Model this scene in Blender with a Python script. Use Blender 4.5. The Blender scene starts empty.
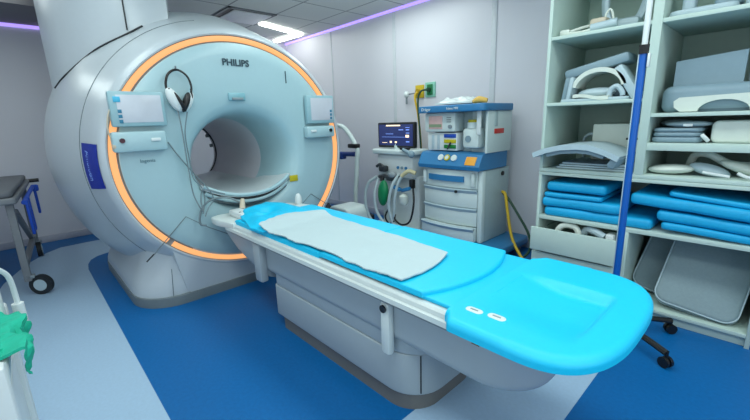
import bpy, bmesh, math, random
from mathutils import Vector, Matrix, noise as mnoise
random.seed(7)
scene = bpy.context.scene
COL = scene.collection
PI = math.pi
sin, cos = math.sin, math.cos

# ------------------------------------------------------------------ materials
def lin(c):
    c = c / 255.0
    return c / 12.92 if c <= 0.04045 else ((c + 0.055) / 1.055) ** 2.4
def rgb(r, g, b): return (lin(r), lin(g), lin(b), 1.0)
MATS = {}
def mat(name, col, rough=0.45, metal=0.0, emit=None, estr=0.0, var=0.03, scale=30.0, bump=0.0, spec=0.5, coat=0.0, trans=0.0):
    if name in MATS: return MATS[name]
    m = bpy.data.materials.new(name); m.use_nodes = True
    nt = m.node_tree; b = nt.nodes['Principled BSDF']
    tc = nt.nodes.new('ShaderNodeTexCoord'); nz = nt.nodes.new('ShaderNodeTexNoise')
    nz.inputs['Scale'].default_value = scale; nz.inputs['Detail'].default_value = 3
    nt.links.new(tc.outputs['Object'], nz.inputs['Vector'])
    rp = nt.nodes.new('ShaderNodeValToRGB')
    c = rgb(*col)
    rp.color_ramp.elements[0].position = 0.3; rp.color_ramp.elements[1].position = 0.7
    rp.color_ramp.elements[0].color = tuple(x * (1 - var) for x in c[:3]) + (1,)
    rp.color_ramp.elements[1].color = tuple(min(1, x * (1 + var)) for x in c[:3]) + (1,)
    nt.links.new(nz.outputs['Fac'], rp.inputs['Fac']); nt.links.new(rp.outputs['Color'], b.inputs['Base Color'])
    b.inputs['Roughness'].default_value = rough; b.inputs['Metallic'].default_value = metal
    b.inputs['Specular IOR Level'].default_value = spec
    if coat: b.inputs['Coat Weight'].default_value = coat; b.inputs['Coat Roughness'].default_value = 0.15
    if trans: b.inputs['Transmission Weight'].default_value = trans
    if emit:
        b.inputs['Emission Color'].default_value = rgb(*emit); b.inputs['Emission Strength'].default_value = estr
    if bump:
        bp = nt.nodes.new('ShaderNodeBump'); bp.inputs['Strength'].default_value = bump; bp.inputs['Distance'].default_value = 0.004
        nt.links.new(nz.outputs['Fac'], bp.inputs['Height']); nt.links.new(bp.outputs['Normal'], b.inputs['Normal'])
    MATS[name] = m
    return m
SHELL = mat('scanner_shell', (182, 192, 198), 0.3, coat=0.2, var=0.01)
FACE = mat('scanner_face', (164, 194, 200), 0.34, coat=0.1, var=0.01)
BORE = mat('bore_plastic', (204, 202, 208), 0.4, var=0.01)
KICK = mat('kick_grey', (108, 120, 124), 0.5)
DARK = mat('dark_seam', (28, 34, 38), 0.6)
BLACK = mat('black_plastic', (18, 19, 21), 0.4)
WHITEP = mat('white_plastic', (212, 220, 220), 0.35, var=0.01)
RAILW = mat('table_white', (206, 216, 214), 0.3, var=0.01)
GREYP = mat('grey_plastic', (128, 140, 146), 0.45)
TABG = mat('table_grey', (158, 170, 176), 0.4, var=0.01)
FOAM = mat('cyan_foam', (0, 190, 232), 0.5, var=0.02, scale=60, bump=0.05)
MATB = mat('mat_blue', (0, 162, 214), 0.55, var=0.04, scale=25, bump=0.05)
SHEET = mat('white_cotton', (176, 194, 198), 0.9, var=0.02, scale=140, bump=0.12)
RING = mat('amber_light', (120, 70, 30), 0.5, emit=(255, 182, 118), estr=1.0, var=0.0)
BADGE = mat('badge_blue', (6, 40, 150), 0.4)
INK = mat('ink_dark', (40, 66, 78), 0.6)
INKL = mat('ink_light', (120, 150, 215), 0.6)
YELLOW = mat('yellow_label', (190, 176, 20), 0.5)
ORANGE = mat('orange_label', (232, 160, 50), 0.5)
RED = mat('red_label', (200, 50, 40), 0.5)
CABW = mat('cabinet_white', (186, 206, 198), 0.5, var=0.01)
CABB = mat('cabinet_back', (168, 190, 180), 0.6, var=0.02)
COILG = mat('coil_grey', (124, 148, 160), 0.5, var=0.02)
COILL = mat('coil_light', (170, 190, 198), 0.45, var=0.02)
COILW = mat('coil_white', (205, 214, 205), 0.45, var=0.02)
COILD = mat('coil_dark', (84, 104, 114), 0.55)
PADG = mat('pad_grey', (130, 150, 156), 0.75, var=0.04, scale=80, bump=0.05)
MACHW = mat('machine_white', (204, 218, 216), 0.4, var=0.01)
MACHS = mat('machine_side', (168, 186, 188), 0.45)
MACHB = mat('machine_blue', (44, 118, 168), 0.4)
STEEL = mat('steel', (150, 156, 160), 0.3, metal=0.8)
TROLG = mat('trolley_grey', (120, 124, 128), 0.5)
STRAPB = mat('strap_blue', (24, 78, 190), 0.6)
POLEB = mat('pole_blue', (0, 88, 176), 0.4)
GREEN = mat('green_cloth', (16, 170, 140), 0.8, var=0.08, scale=30, bump=0.25)
GREENB = mat('green_rubber', (10, 130, 80), 0.45)
HOSEW = mat('hose_clear', (180, 196, 198), 0.35)
HOSEY = mat('hose_yellow', (214, 176, 40), 0.5)
HOSEG = mat('hose_green', (28, 70, 50), 0.5)
CABLE = mat('cable_grey', (112, 128, 134), 0.5)
BEIGE = mat('beige_plastic', (190, 180, 160), 0.5)
LAMP = mat('lamp_white', (255, 255, 250), 0.5, emit=(250, 255, 250), estr=9.0, var=0)
PURPLE = mat('led_purple', (190, 160, 255), 0.5, emit=(172, 148, 240), estr=1.1, var=0)
SCREENG = mat('screen_grey', (170, 178, 186), 0.25, emit=(172, 176, 186), estr=0.28, var=0.06, scale=9)
SCREENN = mat('screen_navy', (30, 40, 80), 0.2, emit=(50, 60, 112), estr=0.55, var=0)
TRIMW = mat('trim_white', (196, 202, 206), 0.4)

def wall_material(name, col, rough):
    m = mat(name, col, rough, var=0.012, scale=2.0, spec=0.4); return m
WALL = wall_material('wall_lilac', (212, 212, 218), 0.38)

# ------------------------------------------------------------------ mesh builder
def rot3(rx=0, ry=0, rz=0):
    return (Matrix.Rotation(rz, 4, 'Z') @ Matrix.Rotation(ry, 4, 'Y') @ Matrix.Rotation(rx, 4, 'X'))
def catmull(pts, n=6, closed=False):
    P = [Vector(p) for p in pts]
    if len(P) < 3 and not closed: return P
    out = []
    N = len(P)
    segs = N if closed else N - 1
    for i in range(segs):
        p0 = P[(i - 1) % N] if (closed or i > 0) else P[0] * 2 - P[1]
        p1 = P[i]; p2 = P[(i + 1) % N]
        p3 = P[(i + 2) % N] if (closed or i + 2 < N) else P[-1] * 2 - P[-2]
        for k in range(n):
            t = k / n
            out.append(0.5 * ((2 * p1) + (p2 - p0) * t + (2 * p0 - 5 * p1 + 4 * p2 - p3) * t * t + (3 * p1 - p0 - 3 * p2 + p3) * t ** 3))
    if not closed: out.append(P[-1])
    return out
def roundrect(w, h, r, n=5):
    r = min(r, w / 2 - 1e-4, h / 2 - 1e-4); o = []
    for cx, cy, a0 in ((w/2-r, h/2-r, 0), (-w/2+r, h/2-r, 90), (-w/2+r, -h/2+r, 180), (w/2-r, -h/2+r, 270)):
        for k in range(n + 1):
            a = math.radians(a0 + 90 * k / n); o.append((cx + r * cos(a), cy + r * sin(a)))
    return o
def inset(poly, d):
    n = len(poly); out = []
    for i in range(n):
        a = Vector(poly[i-1]); b = Vector(poly[i]); c = Vector(poly[(i+1) % n])
        e1 = (b - a); e2 = (c - b)
        if e1.length < 1e-9: e1 = e2
        if e2.length < 1e-9: e2 = e1
        n1 = Vector((-e1.y, e1.x)).normalized(); n2 = Vector((-e2.y, e2.x)).normalized()
        s = n1 + n2
        if s.length < 1e-6: s = n1
        s.normalize(); k = max(0.4, s.dot(n1))
        out.append(tuple(b + s * (d / k)))
    return out
class MB:
    def __init__(self): self.bm = bmesh.new()
    def _join(self, t, M=None):
        if M is not None: bmesh.ops.transform(t, matrix=M, verts=t.verts)
        me = bpy.data.meshes.new('tmp'); t.to_mesh(me); t.free(); self.bm.from_mesh(me); bpy.data.meshes.remove(me)
    def box(self, c, s, bev=0.0, rot=None, seg=2):
        t = bmesh.new(); bmesh.ops.create_cube(t, size=1.0)
        bmesh.ops.scale(t, vec=Vector(s), verts=t.verts)
        if bev: bmesh.ops.bevel(t, geom=list(t.edges), offset=min(bev, min(s) * 0.45), segments=seg, profile=0.5, affect='EDGES')
        M = Matrix.Translation(Vector(c))
        if rot: M = M @ rot3(*rot)
        self._join(t, M); return self
    def box2(self, a, b, bev=0.0, seg=2):
        return self.box([(a[i] + b[i]) / 2 for i in range(3)], [abs(b[i] - a[i]) for i in range(3)], bev, None, seg)
    def loft(self, rings, cap0=True, cap1=True, closed=True):
        t = bmesh.new(); R = [[t.verts.new(Vector(p)) for p in r] for r in rings]
        n = len(R[0])
        for a, b in zip(R, R[1:]):
            for i in range(n if closed else n - 1):
                j = (i + 1) % n
                try: t.faces.new((a[i], a[j], b[j], b[i]))
                except ValueError: pass
        if cap0: t.faces.new(list(reversed(R[0])))
        if cap1: t.faces.new(R[-1])
        bmesh.ops.remove_doubles(t, verts=t.verts, dist=1e-5)
        bmesh.ops.recalc_face_normals(t, faces=t.faces)
        self._join(t); return self
    def slab(self, poly, z0, z1, r=0.01, n=3, M=None, rb=None):
        # outline extruded along z with rounded top and bottom rims
        rb = r if rb is None else rb
        rings = []
        for k in range(n + 1):
            a = PI / 2 * k / n
            if rb > 0: rings.append((inset(poly, rb * (1 - sin(a))), z0 + rb * (1 - cos(a))))
        if rb <= 0: rings.append((poly, z0))
        for k in range(n + 1):
            a = PI / 2 * k / n
            if r > 0: rings.append((inset(poly, r * (1 - cos(a))), z1 - r * (1 - sin(a))))
        if r <= 0: rings.append((poly, z1))
        R = [[Vector((p[0], p[1], z)) for p in pl] for pl, z in rings]
        if M is not None: R = [[M @ v for v in r_] for r_ in R]
        return self.loft(R)
    def cyl(self, p0, p1, r0, r1=None, seg=16, cap=True):
        r1 = r0 if r1 is None else r1
        p0 = Vector(p0); p1 = Vector(p1); d = (p1 - p0).normalized()
        u = d.orthogonal().normalized(); v = d.cross(u)
        ring = lambda p, r: [p + (u * cos(2*PI*i/seg) + v * sin(2*PI*i/seg)) * r for i in range(seg)]
        return self.loft([ring(p0, r0), ring(p1, r1)], cap, cap)
    def lathe(self, prof, M=None, seg=24):
        R = [[Vector((max(r, 1e-4) * cos(2*PI*i/seg), max(r, 1e-4) * sin(2*PI*i/seg), z)) for i in range(seg)] for r, z in prof]
        if M is not None: R = [[M @ v for v in r_] for r_ in R]
        return self.loft(R)
    def tube(self, pts, r, seg=8, n=6, closed=False, smooth=True, sy=1.0):
        P = catmull(pts, n, closed) if smooth else [Vector(p) for p in pts]
        N = len(P); rings = []
        u = None
        for i in range(N):
            if closed: d = (P[(i+1) % N] - P[i-1])
            else: d = P[min(i+1, N-1)] - P[max(i-1, 0)]
            d.normalize()
            if u is None: u = d.orthogonal().normalized()
            else:
                u = u - d * u.dot(d)
                u = u.normalized() if u.length > 1e-6 else d.orthogonal().normalized()
            v = d.cross(u)
            rr = r(i / (N - 1)) if callable(r) else r
            rings.append([P[i] + (u * cos(2*PI*k/seg) + v * sin(2*PI*k/seg) * sy) * rr for k in range(seg)])
        if closed: rings.append(rings[0]); return self.loft(rings, False, False)
        return self.loft(rings)
    def ball(self, c, s, rot=None, seg=20):
        t = bmesh.new(); bmesh.ops.create_uvsphere(t, u_segments=seg, v_segments=seg // 2, radius=1.0)
        bmesh.ops.scale(t, vec=Vector(s), verts=t.verts)
        M = Matrix.Translation(Vector(c))
        if rot: M = M @ rot3(*rot)
        self._join(t, M); return self
    def sheet(self, f, nu, nv, th):
        # grid surface f(u,v)->(x,y,z) with thickness th downwards
        top = [[Vector(f(i / nu, j / nv)) for j in range(nv + 1)] for i in range(nu + 1)]
        t = bmesh.new()
        A = [[t.verts.new(p) for p in row] for row in top]
        tf = th if callable(th) else (lambda u, v: th)
        B = [[t.verts.new(top[i][j] - Vector((0, 0, tf(i / nu, j / nv)))) for j in range(nv + 1)] for i in range(nu + 1)]
        for i in range(nu):
            for j in range(nv):
                t.faces.new((A[i][j], A[i+1][j], A[i+1][j+1], A[i][j+1]))
                t.faces.new((B[i][j], B[i][j+1], B[i+1][j+1], B[i+1][j]))
        for i in range(nu):
            t.faces.new((A[i][0], B[i][0], B[i+1][0], A[i+1][0])); t.faces.new((A[i][nv], A[i+1][nv], B[i+1][nv], B[i][nv]))
        for j in range(nv):
            t.faces.new((A[0][j], A[0][j+1], B[0][j+1], B[0][j])); t.faces.new((A[nu][j], B[nu][j], B[nu][j+1], A[nu][j+1]))
        bmesh.ops.recalc_face_normals(t, faces=t.faces)
        self._join(t); return self
    def build(self, name, m, parent=None, loc=None, angle=35, label=None):
        me = bpy.data.meshes.new(name); self.bm.to_mesh(me); self.bm.free()
        for p in me.polygons: p.use_smooth = True
        me.set_sharp_from_angle(angle=math.radians(angle))
        me.materials.append(m)
        o = bpy.data.objects.new(name, me); COL.objects.link(o)
        if parent: o.parent = parent
        if loc: o.location = loc
        if label: o['label'] = label
        return o
def tag(o, label, cat, group=None, kind=None):
    o['label'] = label; o['category'] = cat
    if group: o['group'] = group
    if kind: o['kind'] = kind
    return o
def thing(name, label, cat, loc=(0, 0, 0), rz=0.0, group=None):
    o = bpy.data.objects.new(name, None); COL.objects.link(o)
    o.location = loc; o.rotation_euler = (0, 0, rz); o.empty_display_size = 0.1
    return tag(o, label, cat, group)
def struct(name, mb, m, parent=None, angle=35):
    o = mb.build(name, m, parent, angle=angle)
    if not parent: o['kind'] = 'structure'
    return o
def dup(root, loc=None, rz=None, label=None):
    r = root.copy(); COL.objects.link(r)
    if loc is not None: r.location = loc
    if rz is not None: r.rotation_euler = (0, 0, rz)
    if label: r['label'] = label
    for ch in list(root.children):
        c = ch.copy(); COL.objects.link(c); c.parent = r
        for g in ch.children:
            d = g.copy(); COL.objects.link(d); d.parent = c
    return r
def text_mesh(name, body, size, m, M, parent, depth=0.002, bold=0.0, label=None):
    cu = bpy.data.curves.new('txt', 'FONT'); cu.body = body; cu.size = size; cu.extrude = depth; cu.offset = bold
    cu.align_x = 'CENTER'; cu.align_y = 'CENTER'
    o = bpy.data.objects.new('txt', cu); COL.objects.link(o)
    dg = bpy.context.evaluated_depsgraph_get(); me = bpy.data.meshes.new_from_object(o.evaluated_get(dg))
    bpy.data.objects.remove(o); me.name = name; me.transform(M); me.materials.clear(); me.materials.append(m)
    q = bpy.data.objects.new(name, me); COL.objects.link(q); q.parent = parent
    if label: q['label'] = label
    return q
def smooth(t): t = max(0.0, min(1.0, t)); return t * t * (3 - 2 * t)
def interp(pts, t):
    t = max(0, min(1, t)) * (len(pts) - 1); i = min(int(t), len(pts) - 2); k = t - i
    return tuple(pts[i][q] * (1 - k) + pts[i+1][q] * k for q in range(len(pts[0])))

# ------------------------------------------------------------------ camera
f_px = 379.1
yaw, pit, rol = [math.radians(v) for v in (42.853, 13.336, 1.9096)]
fw = Vector((-cos(yaw) * cos(pit), sin(yaw) * cos(pit), -sin(pit)))
rt = fw.cross(Vector((0, 0, 1))).normalized(); dn = fw.cross(rt)
c_, s_ = cos(rol), sin(rol)
rt2 = rt * c_ + dn * s_; dn2 = -rt * s_ + dn * c_
cam = bpy.data.cameras.new('camera'); cam.sensor_width = 36; cam.lens = 36 * f_px / 750; cam.clip_start = 0.05
co = bpy.data.objects.new('camera', cam); COL.objects.link(co)
co.matrix_world = Matrix(((rt2.x, -dn2.x, -fw.x, 0), (rt2.y, -dn2.y, -fw.y, 0), (rt2.z, -dn2.z, -fw.z, 1.35), (0, 0, 0, 1)))
scene.camera = co

# ------------------------------------------------------------------ room
XL, XR, YN, YF, H = -6.12, 1.4, -1.7, 3.72, 2.68
# floor: dark blue vinyl with inlaid light blue bands
FL = bpy.data.meshes.new('floor')
def band_inside(x, y):
    # left band running along the room, turning at the far end
    return None
FB = mat('vinyl_blue', (0, 96, 160), 0.45, var=0.07, scale=55, spec=0.35)
FLT = mat('vinyl_light', (160, 188, 212), 0.42, var=0.035, scale=60, spec=0.35)
m = MB(); m.box2((XL, YN, -0.05), (XR, YF, 0.0)); struct('floor', m, FB)
inner = [(1.4, 0.29), (-4.55, 0.315), (-4.74, 0.335), (-4.88, 0.375), (-4.97, 0.44), (-5.03, 0.55), (-5.05, 0.75), (-5.05, 3.7)]
outer = [(-5.70, 3.7), (-5.70, 0.75), (-5.715, 0.45), (-5.70, 0.18), (-5.55, 0.04), (-5.31, -0.09), (-5.05, -0.19), (-4.7, -0.30), (-4.2, -0.38), (-3.4, -0.45), (1.4, -0.47)]
def inlay(name, poly):
    t = MB(); b = bmesh.new()
    lo = [b.verts.new((p[0], p[1], -0.001)) for p in poly]; hi = [b.verts.new((p[0], p[1], 0.0012)) for p in poly]
    b.faces.new(hi); n = len(poly)
    for i in range(n): b.faces.new((lo[i], lo[(i+1) % n], hi[(i+1) % n], hi[i]))
    bmesh.ops.recalc_face_normals(b, faces=b.faces); bmesh.ops.triangulate(b, faces=b.faces)
    t._join(b); o = t.build(name, FLT); o['kind'] = 'structure'; return o
inlay('trim_1', inner + outer)
inlay('trim_2', [(-1.02, 0.29), (-0.5, 0.29), (-0.5, 2.86), (-1.02, 2.86)])
m = MB(); m.box2((XL - 0.08, YN, 0), (XL, YF, H)); struct('wall_left', m, WALL)
m = MB(); m.box2((XL, YF, 0), (XR, YF + 0.08, H)); struct('wall_right', m, WALL)
m = MB(); m.box2((XL, YN - 0.08, 0), (XR, YN, H)); struct('wall_near', m, WALL)
m = MB(); m.box2((XR, YN, 0), (XR + 0.08, YF, H)); struct('wall_back', m, WALL)
# ceiling with tile grid
def ceiling_mat():
    m = mat('ceiling_tile', (216, 218, 214), 0.8, var=0.02, scale=90)
    nt = m.node_tree; b = nt.nodes['Principled BSDF']
    tc = nt.nodes.new('ShaderNodeTexCoord'); sp = nt.nodes.new('ShaderNodeSeparateXYZ'); nt.links.new(tc.outputs['Object'], sp.inputs[0])
    def line(sock, off):
        a = nt.nodes.new('ShaderNodeMath'); a.operation = 'ADD'; a.inputs[1].default_value = off; nt.links.new(sock, a.inputs[0])
        w = nt.nodes.new('ShaderNodeMath'); w.operation = 'PINGPONG'; w.inputs[1].default_value = 0.31; nt.links.new(a.outputs[0], w.inputs[0])
        l = nt.nodes.new('ShaderNodeMath'); l.operation = 'LESS_THAN'; l.inputs[1].default_value = 0.010; nt.links.new(w.outputs[0], l.inputs[0])
        return l.outputs[0]
    a = line(sp.outputs['X'], 4.6 + 0.62 * 5); c = line(sp.outputs['Y'], -2.07 + 0.62 * 10)
    mx = nt.nodes.new('ShaderNodeMath'); mx.operation = 'MAXIMUM'; nt.links.new(a, mx.inputs[0]); nt.links.new(c, mx.inputs[1])
    mix = nt.nodes.new('ShaderNodeMixRGB'); mix.inputs[2].default_value = rgb(150, 152, 152)
    src = b.inputs['Base Color'].links[0].from_socket
    nt.links.new(mx.outputs[0], mix.inputs[0]); nt.links.new(src, mix.inputs[1]); nt.links.new(mix.outputs[0], b.inputs['Base Color'])
    return m
m = MB(); m.box2((XL, YN, H), (XR, YF, H + 0.05)); struct('ceiling', m, ceiling_mat())
# dropped soffit along the left wall, purple led strips, baseboards, panel joints
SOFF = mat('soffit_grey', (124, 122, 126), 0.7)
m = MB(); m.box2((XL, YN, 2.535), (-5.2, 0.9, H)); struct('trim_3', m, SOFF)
BASEB = mat('baseboard_grey', (176, 178, 188), 0.5)
m = MB(); m.box2((XL, YN, 0), (XL + 0.012, YF, 0.085), 0.004); struct('baseboard_left', m, BASEB)
m = MB(); m.box2((XL, YF - 0.012, 0), (XR, YF, 0.085), 0.004); struct('baseboard_right', m, BASEB)
m = MB(); m.box2((XL, YN, 2.497), (XL + 0.022, YF, 2.53)); o = m.build('led_strip', PURPLE); tag(o, 'purple led light strip along the top of the left wall', 'light strip')
m = MB(); m.box2((XL, YF - 0.02, H - 0.03), (XR, YF, H - 0.002)); o = m.build('led_strip', PURPLE); tag(o, 'purple led light strip where the right wall meets the ceiling', 'light strip')
for i, (x, w) in enumerate(((-4.85, 0.022), (-3.55, 0.05), (-2.16, 0.06))):
    m = MB(); m.box2((x - w/2, YF - 0.008, 0.085), (x + w/2, YF, H - 0.035), 0.003); struct('trim_%d' % (4 + i), m, TRIMW)
# screw caps on the narrow joint
# ceiling vent
v = thing('ceiling_vent', 'square air vent with dark gap let into the ceiling tiles', 'vent', (-4.91, 2.39, H))
m = MB()
for a in (-1, 1):
    m.box((a * 0.295, 0, -0.006), (0.03, 0.62, 0.012)); m.box((0, a * 0.295, -0.006), (0.62, 0.03, 0.012))
m.build('frame', mat('vent_frame', (120, 124, 124), 0.5), v)
m = MB(); m.box((0, 0, -0.002), (0.56, 0.56, 0.003)); m.build('gap', BLACK, v)
m = MB(); m.box((-0.02, 0.03, -0.012), (0.52, 0.49, 0.014), 0.004); m.build('plate', mat('vent_plate', (236, 236, 236), 0.5), v)
# chevron lamp: two light bars meeting
lp = thing('chevron_light', 'white v-shaped ceiling light of two bright bars', 'ceiling light', (-5.31, 3.487, H))
def bar(a, b, nm, pr):
    a = Vector(a); b = Vector(b); d = (b - a); L = d.length; ang = math.atan2(d.y, d.x); mid = (a + b) / 2
    q = MB(); q.box((mid.x, mid.y, -0.02), (L + 0.05, 0.075, 0.03), 0.008, (0, 0, ang)); q.build(nm, LAMP, pr)
bar((0, 0, 0), (0.0 + 0.25, -0.76, 0), 'light_bar', lp)
bar((-0.02, 0.0, 0), (-0.66, -0.04, 0), 'light_bar', lp)

# ------------------------------------------------------------------ scanner
CY = 1.386
sc = thing('mri_scanner', 'large white ring-shaped scanner with glowing amber ring and round bore', 'scanner', (-3.9, CY, 0))
OX = 3.9   # world x -> local x
def ell(x, a, b, cz, n=120, clampz=None, ex=2.0, cy=0.0):
    out = []
    for i in range(n):
        t = 2 * PI * i / n; cc, ss = cos(t), sin(t)
        y = a * abs(cc) ** (2 / ex) * (1 if cc >= 0 else -1); z = cz + b * abs(ss) ** (2 / ex) * (1 if ss >= 0 else -1)
        if clampz is not None: z = max(z, clampz)
        out.append((x + OX, cy + y, z))
    return out
CZ = 1.12
prof = [(-3.035, 0.952, 0.900), (-3.030, 0.962, 0.910), (-3.04, 0.985, 0.932), (-3.08, 1.005, 0.958), (-3.16, 1.03, 0.995), (-3.28, 1.06, 1.04),
        (-3.42, 1.105, 1.10), (-3.6, 1.16, 1.17), (-3.8, 1.195, 1.215), (-4.0, 1.21, 1.235), (-4.35, 1.20, 1.23), (-4.55, 1.15, 1.18), (-4.68, 1.05, 1.08), (-4.74, 0.9, 0.92), (-4.75, 0.5, 0.5), (-4.75, 0.372, 0.372)]
m = MB(); m.loft([ell(x, a, b, CZ + (-(0.07) if x == -4.75 and a < .4 else 0), clampz=0.09) for x, a, b in prof], False, False)
m.build('body_shell', SHELL, sc, angle=50)
# front face with flared bore
fp = [(-3.036, 0.892, 0.846, 1.12), (-3.03, 0.884, 0.838, 1.12), (-3.028, 0.80, 0.76, 1.115), (-3.025, 0.68, 0.64, 1.10), (-3.025, 0.58, 0.53, 1.085), (-3.03, 0.50, 0.455, 1.075), (-3.05, 0.462, 0.412, 1.065), (-3.09, 0.432, 0.388, 1.06),
      (-3.17, 0.400, 0.370, 1.06), (-3.3, 0.372, 0.358, 1.06), (-3.5, 0.355, 0.352, 1.06)]
m = MB(); m.loft([ell(*q) for q in fp], False, False); m.build('front_face', FACE, sc, angle=50)
m = MB(); m.loft([ell(*q) for q in ((-3.5, 0.355, 0.352, 1.06), (-3.51, 0.35, 0.35, 1.06), (-4.62, 0.35, 0.35, 1.06), (-4.66, 0.36, 0.36, 1.06), (-4.75, 0.38, 0.38, 1.06))], False, False)
m.build('bore_liner', BORE, sc, angle=50)
m = MB(); m.loft([ell(*q) for q in ((-4.60, 0.3495, 0.3495, 1.06), (-4.60, 0.342, 0.342, 1.06), (-4.625, 0.342, 0.342, 1.06), (-4.625, 0.3495, 0.3495, 1.06))], False, False)
m.build('rear_gasket', DARK, sc)
for yy, zz in ((0.285, 1.235), (0.318, 1.12)):
    m = MB(); m.box((-4.66 + OX, yy, zz), (0.03, 0.035, 0.04), 0.008); m.build('rear_latch', KICK, sc)
# recess channel between face and bezel, and the glowing ring in it
m = MB(); m.loft([ell(*q) for q in ((-3.036, 0.892, 0.846, 1.12), (-3.055, 0.892, 0.846, 1.12), (-3.055, 0.952, 0.90, 1.12), (-3.035, 0.952, 0.90, 1.12))], False, False); m.build('ring_channel', GREYP, sc)
def arc_band(a0, a1, n=140):
    rings = []
    for i in range(n + 1):
        t = math.radians(a0 + (a1 - a0) * i / n)
        q = lambda x, a, b: (x + OX, a * cos(t), CZ + b * sin(t))
        rings.append([q(-3.05, 0.904, 0.857), q(-3.032, 0.906, 0.859), q(-3.028, 0.923, 0.875), q(-3.032, 0.942, 0.892), q(-3.05, 0.946, 0.896)])
    return MB().loft(rings)
arc_band(-134.5, 226.0 - 3.5).build('light_ring', RING, sc)
# base
def base_outline(x0, x1, y0, y1, r, n=8):
    return [(p[0] + (x0 + x1) / 2 + OX, p[1] + (y0 + y1) / 2 - CY) for p in roundrect(x1 - x0, y1 - y0, r, n)]
m = MB()
rings = []
for z, hw, r in ((0.075, 0.916, 0.30), (0.12, 0.912, 0.31), (0.18, 0.895, 0.34), (0.26, 0.86, 0.36), (0.35, 0.82, 0.36), (0.44, 0.79, 0.36), (0.53, 0.77, 0.36), (0.62, 0.76, 0.36)):
    rings.append([Vector((p[0], p[1], z)) for p in base_outline(-4.7, -3.046, CY - hw, CY + hw, r, 10)])
m.loft(rings); m.build('base', SHELL, sc, angle=60)
m = MB(); m.slab(base_outline(-4.69, -3.028, 0.462, 2.31, 0.31), 0.0, 0.078, 0.006, rb=0.0); m.build('kick_plate', KICK, sc)
# lower apron in front below ring (joins ring to base)
m = MB()
ap = []
for i in range(41):
    t = math.radians(226 + 88 * i / 40)
    ap.append((0.957 * cos(t), CZ + 0.905 * sin(t)))
pts = ap + [(0.60, 0.10), (0.58, 0.078), (0.3, 0.078), (0.0, 0.078), (-0.3, 0.078), (-0.58, 0.078), (-0.60, 0.10)]
poly = [(y, z) for y, z in pts]
b = bmesh.new()
fr = [b.verts.new((-3.036 + OX, y, z)) for y, z in poly]; bk = [b.verts.new((-3.25 + OX, y * 1.02, z)) for y, z in poly]
b.faces.new(fr); nn = len(poly)
for i in range(nn): b.faces.new((fr[i], fr[(i+1) % nn], bk[(i+1) % nn], bk[i]))
bmesh.ops.recalc_face_normals(b, faces=b.faces); bmesh.ops.triangulate(b, faces=b.faces)
m._join(b); m.build('front_apron', SHELL, sc, angle=30)
# tower to the ceiling
tw = [(-3.42, 0.76), (-3.42, 1.05), (-3.55, 1.10), (-4.6, 1.25), (-4.72, 1.15), (-4.72, 0.52), (-4.6, 0.40), (-4.3, 0.325), (-4.0, 0.30), (-3.75, 0.385), (-3.55, 0.56)]
tw = [(x + OX, y - CY) for x, y in tw]
m = MB(); m.loft([[(x, y, 1.6) for x, y in tw], [(x, y, H) for x, y in tw]]); m.build('ceiling_tower', SHELL, sc, angle=40)
m = MB(); m.tube([(-3.415 + OX, 0.755 - CY, 2.66), (-3.415 + OX, 0.755 - CY, 2.05)], 0.005, smooth=False); m.build('tower_seam', DARK, sc)
m = MB()
sp_ = []
for (x, y) in [(-3.415, 0.86), (-3.415, 0.755), (-3.545, 0.555), (-3.745, 0.375), (-3.9, 0.31)]:
    q = [(-3.42, 1.105, 1.10), (-3.6, 1.16, 1.17), (-3.8, 1.195, 1.215), (-4.0, 1.21, 1.235)]
    for k in range(3):
        if q[k][0] >= x >= q[k+1][0]: t = (x - q[k][0]) / (q[k+1][0] - q[k][0]); a = q[k][1] + t * (q[k+1][1] - q[k][1]); bb = q[k][2] + t * (q[k+1][2] - q[k][2]); break
    else: a, bb = 1.105, 1.10
    sp_.append((x + OX, y - CY, CZ + bb * math.sqrt(max(0, 1 - ((y - CY) / a) ** 2)) + 0.003))
m.tube(sp_, 0.007); m.build('tower_seam', DARK, sc)
# seam between bezel and side shell
def shell_pt(x, ang):
    for k in range(len(prof) - 1):
        if prof[k][0] >= x >= prof[k+1][0] and k > 1:
            t = (x - prof[k][0]) / (prof[k+1][0] - prof[k][0]); a = prof[k][1] + t * (prof[k+1][1] - prof[k][1]); b_ = prof[k][2] + t * (prof[k+1][2] - prof[k][2])
            t = math.radians(ang); return Vector((x + OX, a * cos(t), CZ + b_ * sin(t)))
m = MB(); m.tube([shell_pt(-3.30, a) for a in range(100, 226, 4)], 0.0035, seg=6, n=2); m.build('bezel_seam', KICK, sc)
# blue badge on bezel
def shell_patch(x0, x1, a0, a1, off, nu=8, nv=14):
    g = [[shell_pt(x0 + (x1 - x0) * i / nu, a0 + (a1 - a0) * j / nv) for j in range(nv + 1)] for i in range(nu + 1)]
    b = bmesh.new(); c = Vector((0, 0, CZ))
    V = []
    for row in g:
        V.append([b.verts.new(p + Vector((off * 0.35, (p.y) / 1.1 * off, (p.z - CZ) / 1.1 * off))) for p in row])
    for i in range(nu):
        for j in range(nv): b.faces.new((V[i][j], V[i+1][j], V[i+1][j+1], V[i][j+1]))
    r = bmesh.ops.extrude_face_region(b, geom=list(b.faces))
    for e in r['geom']:
        if isinstance(e, bmesh.types.BMVert): e.co += Vector((0.002, (e.co.y) * 0.004, (e.co.z - CZ) * 0.004))
    bmesh.ops.recalc_face_normals(b, faces=b.faces)
    q = MB(); q._join(b); return q
shell_patch(-3.26, -3.07, 172, 189.5, 0.004).build('badge', BADGE, sc)
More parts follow.
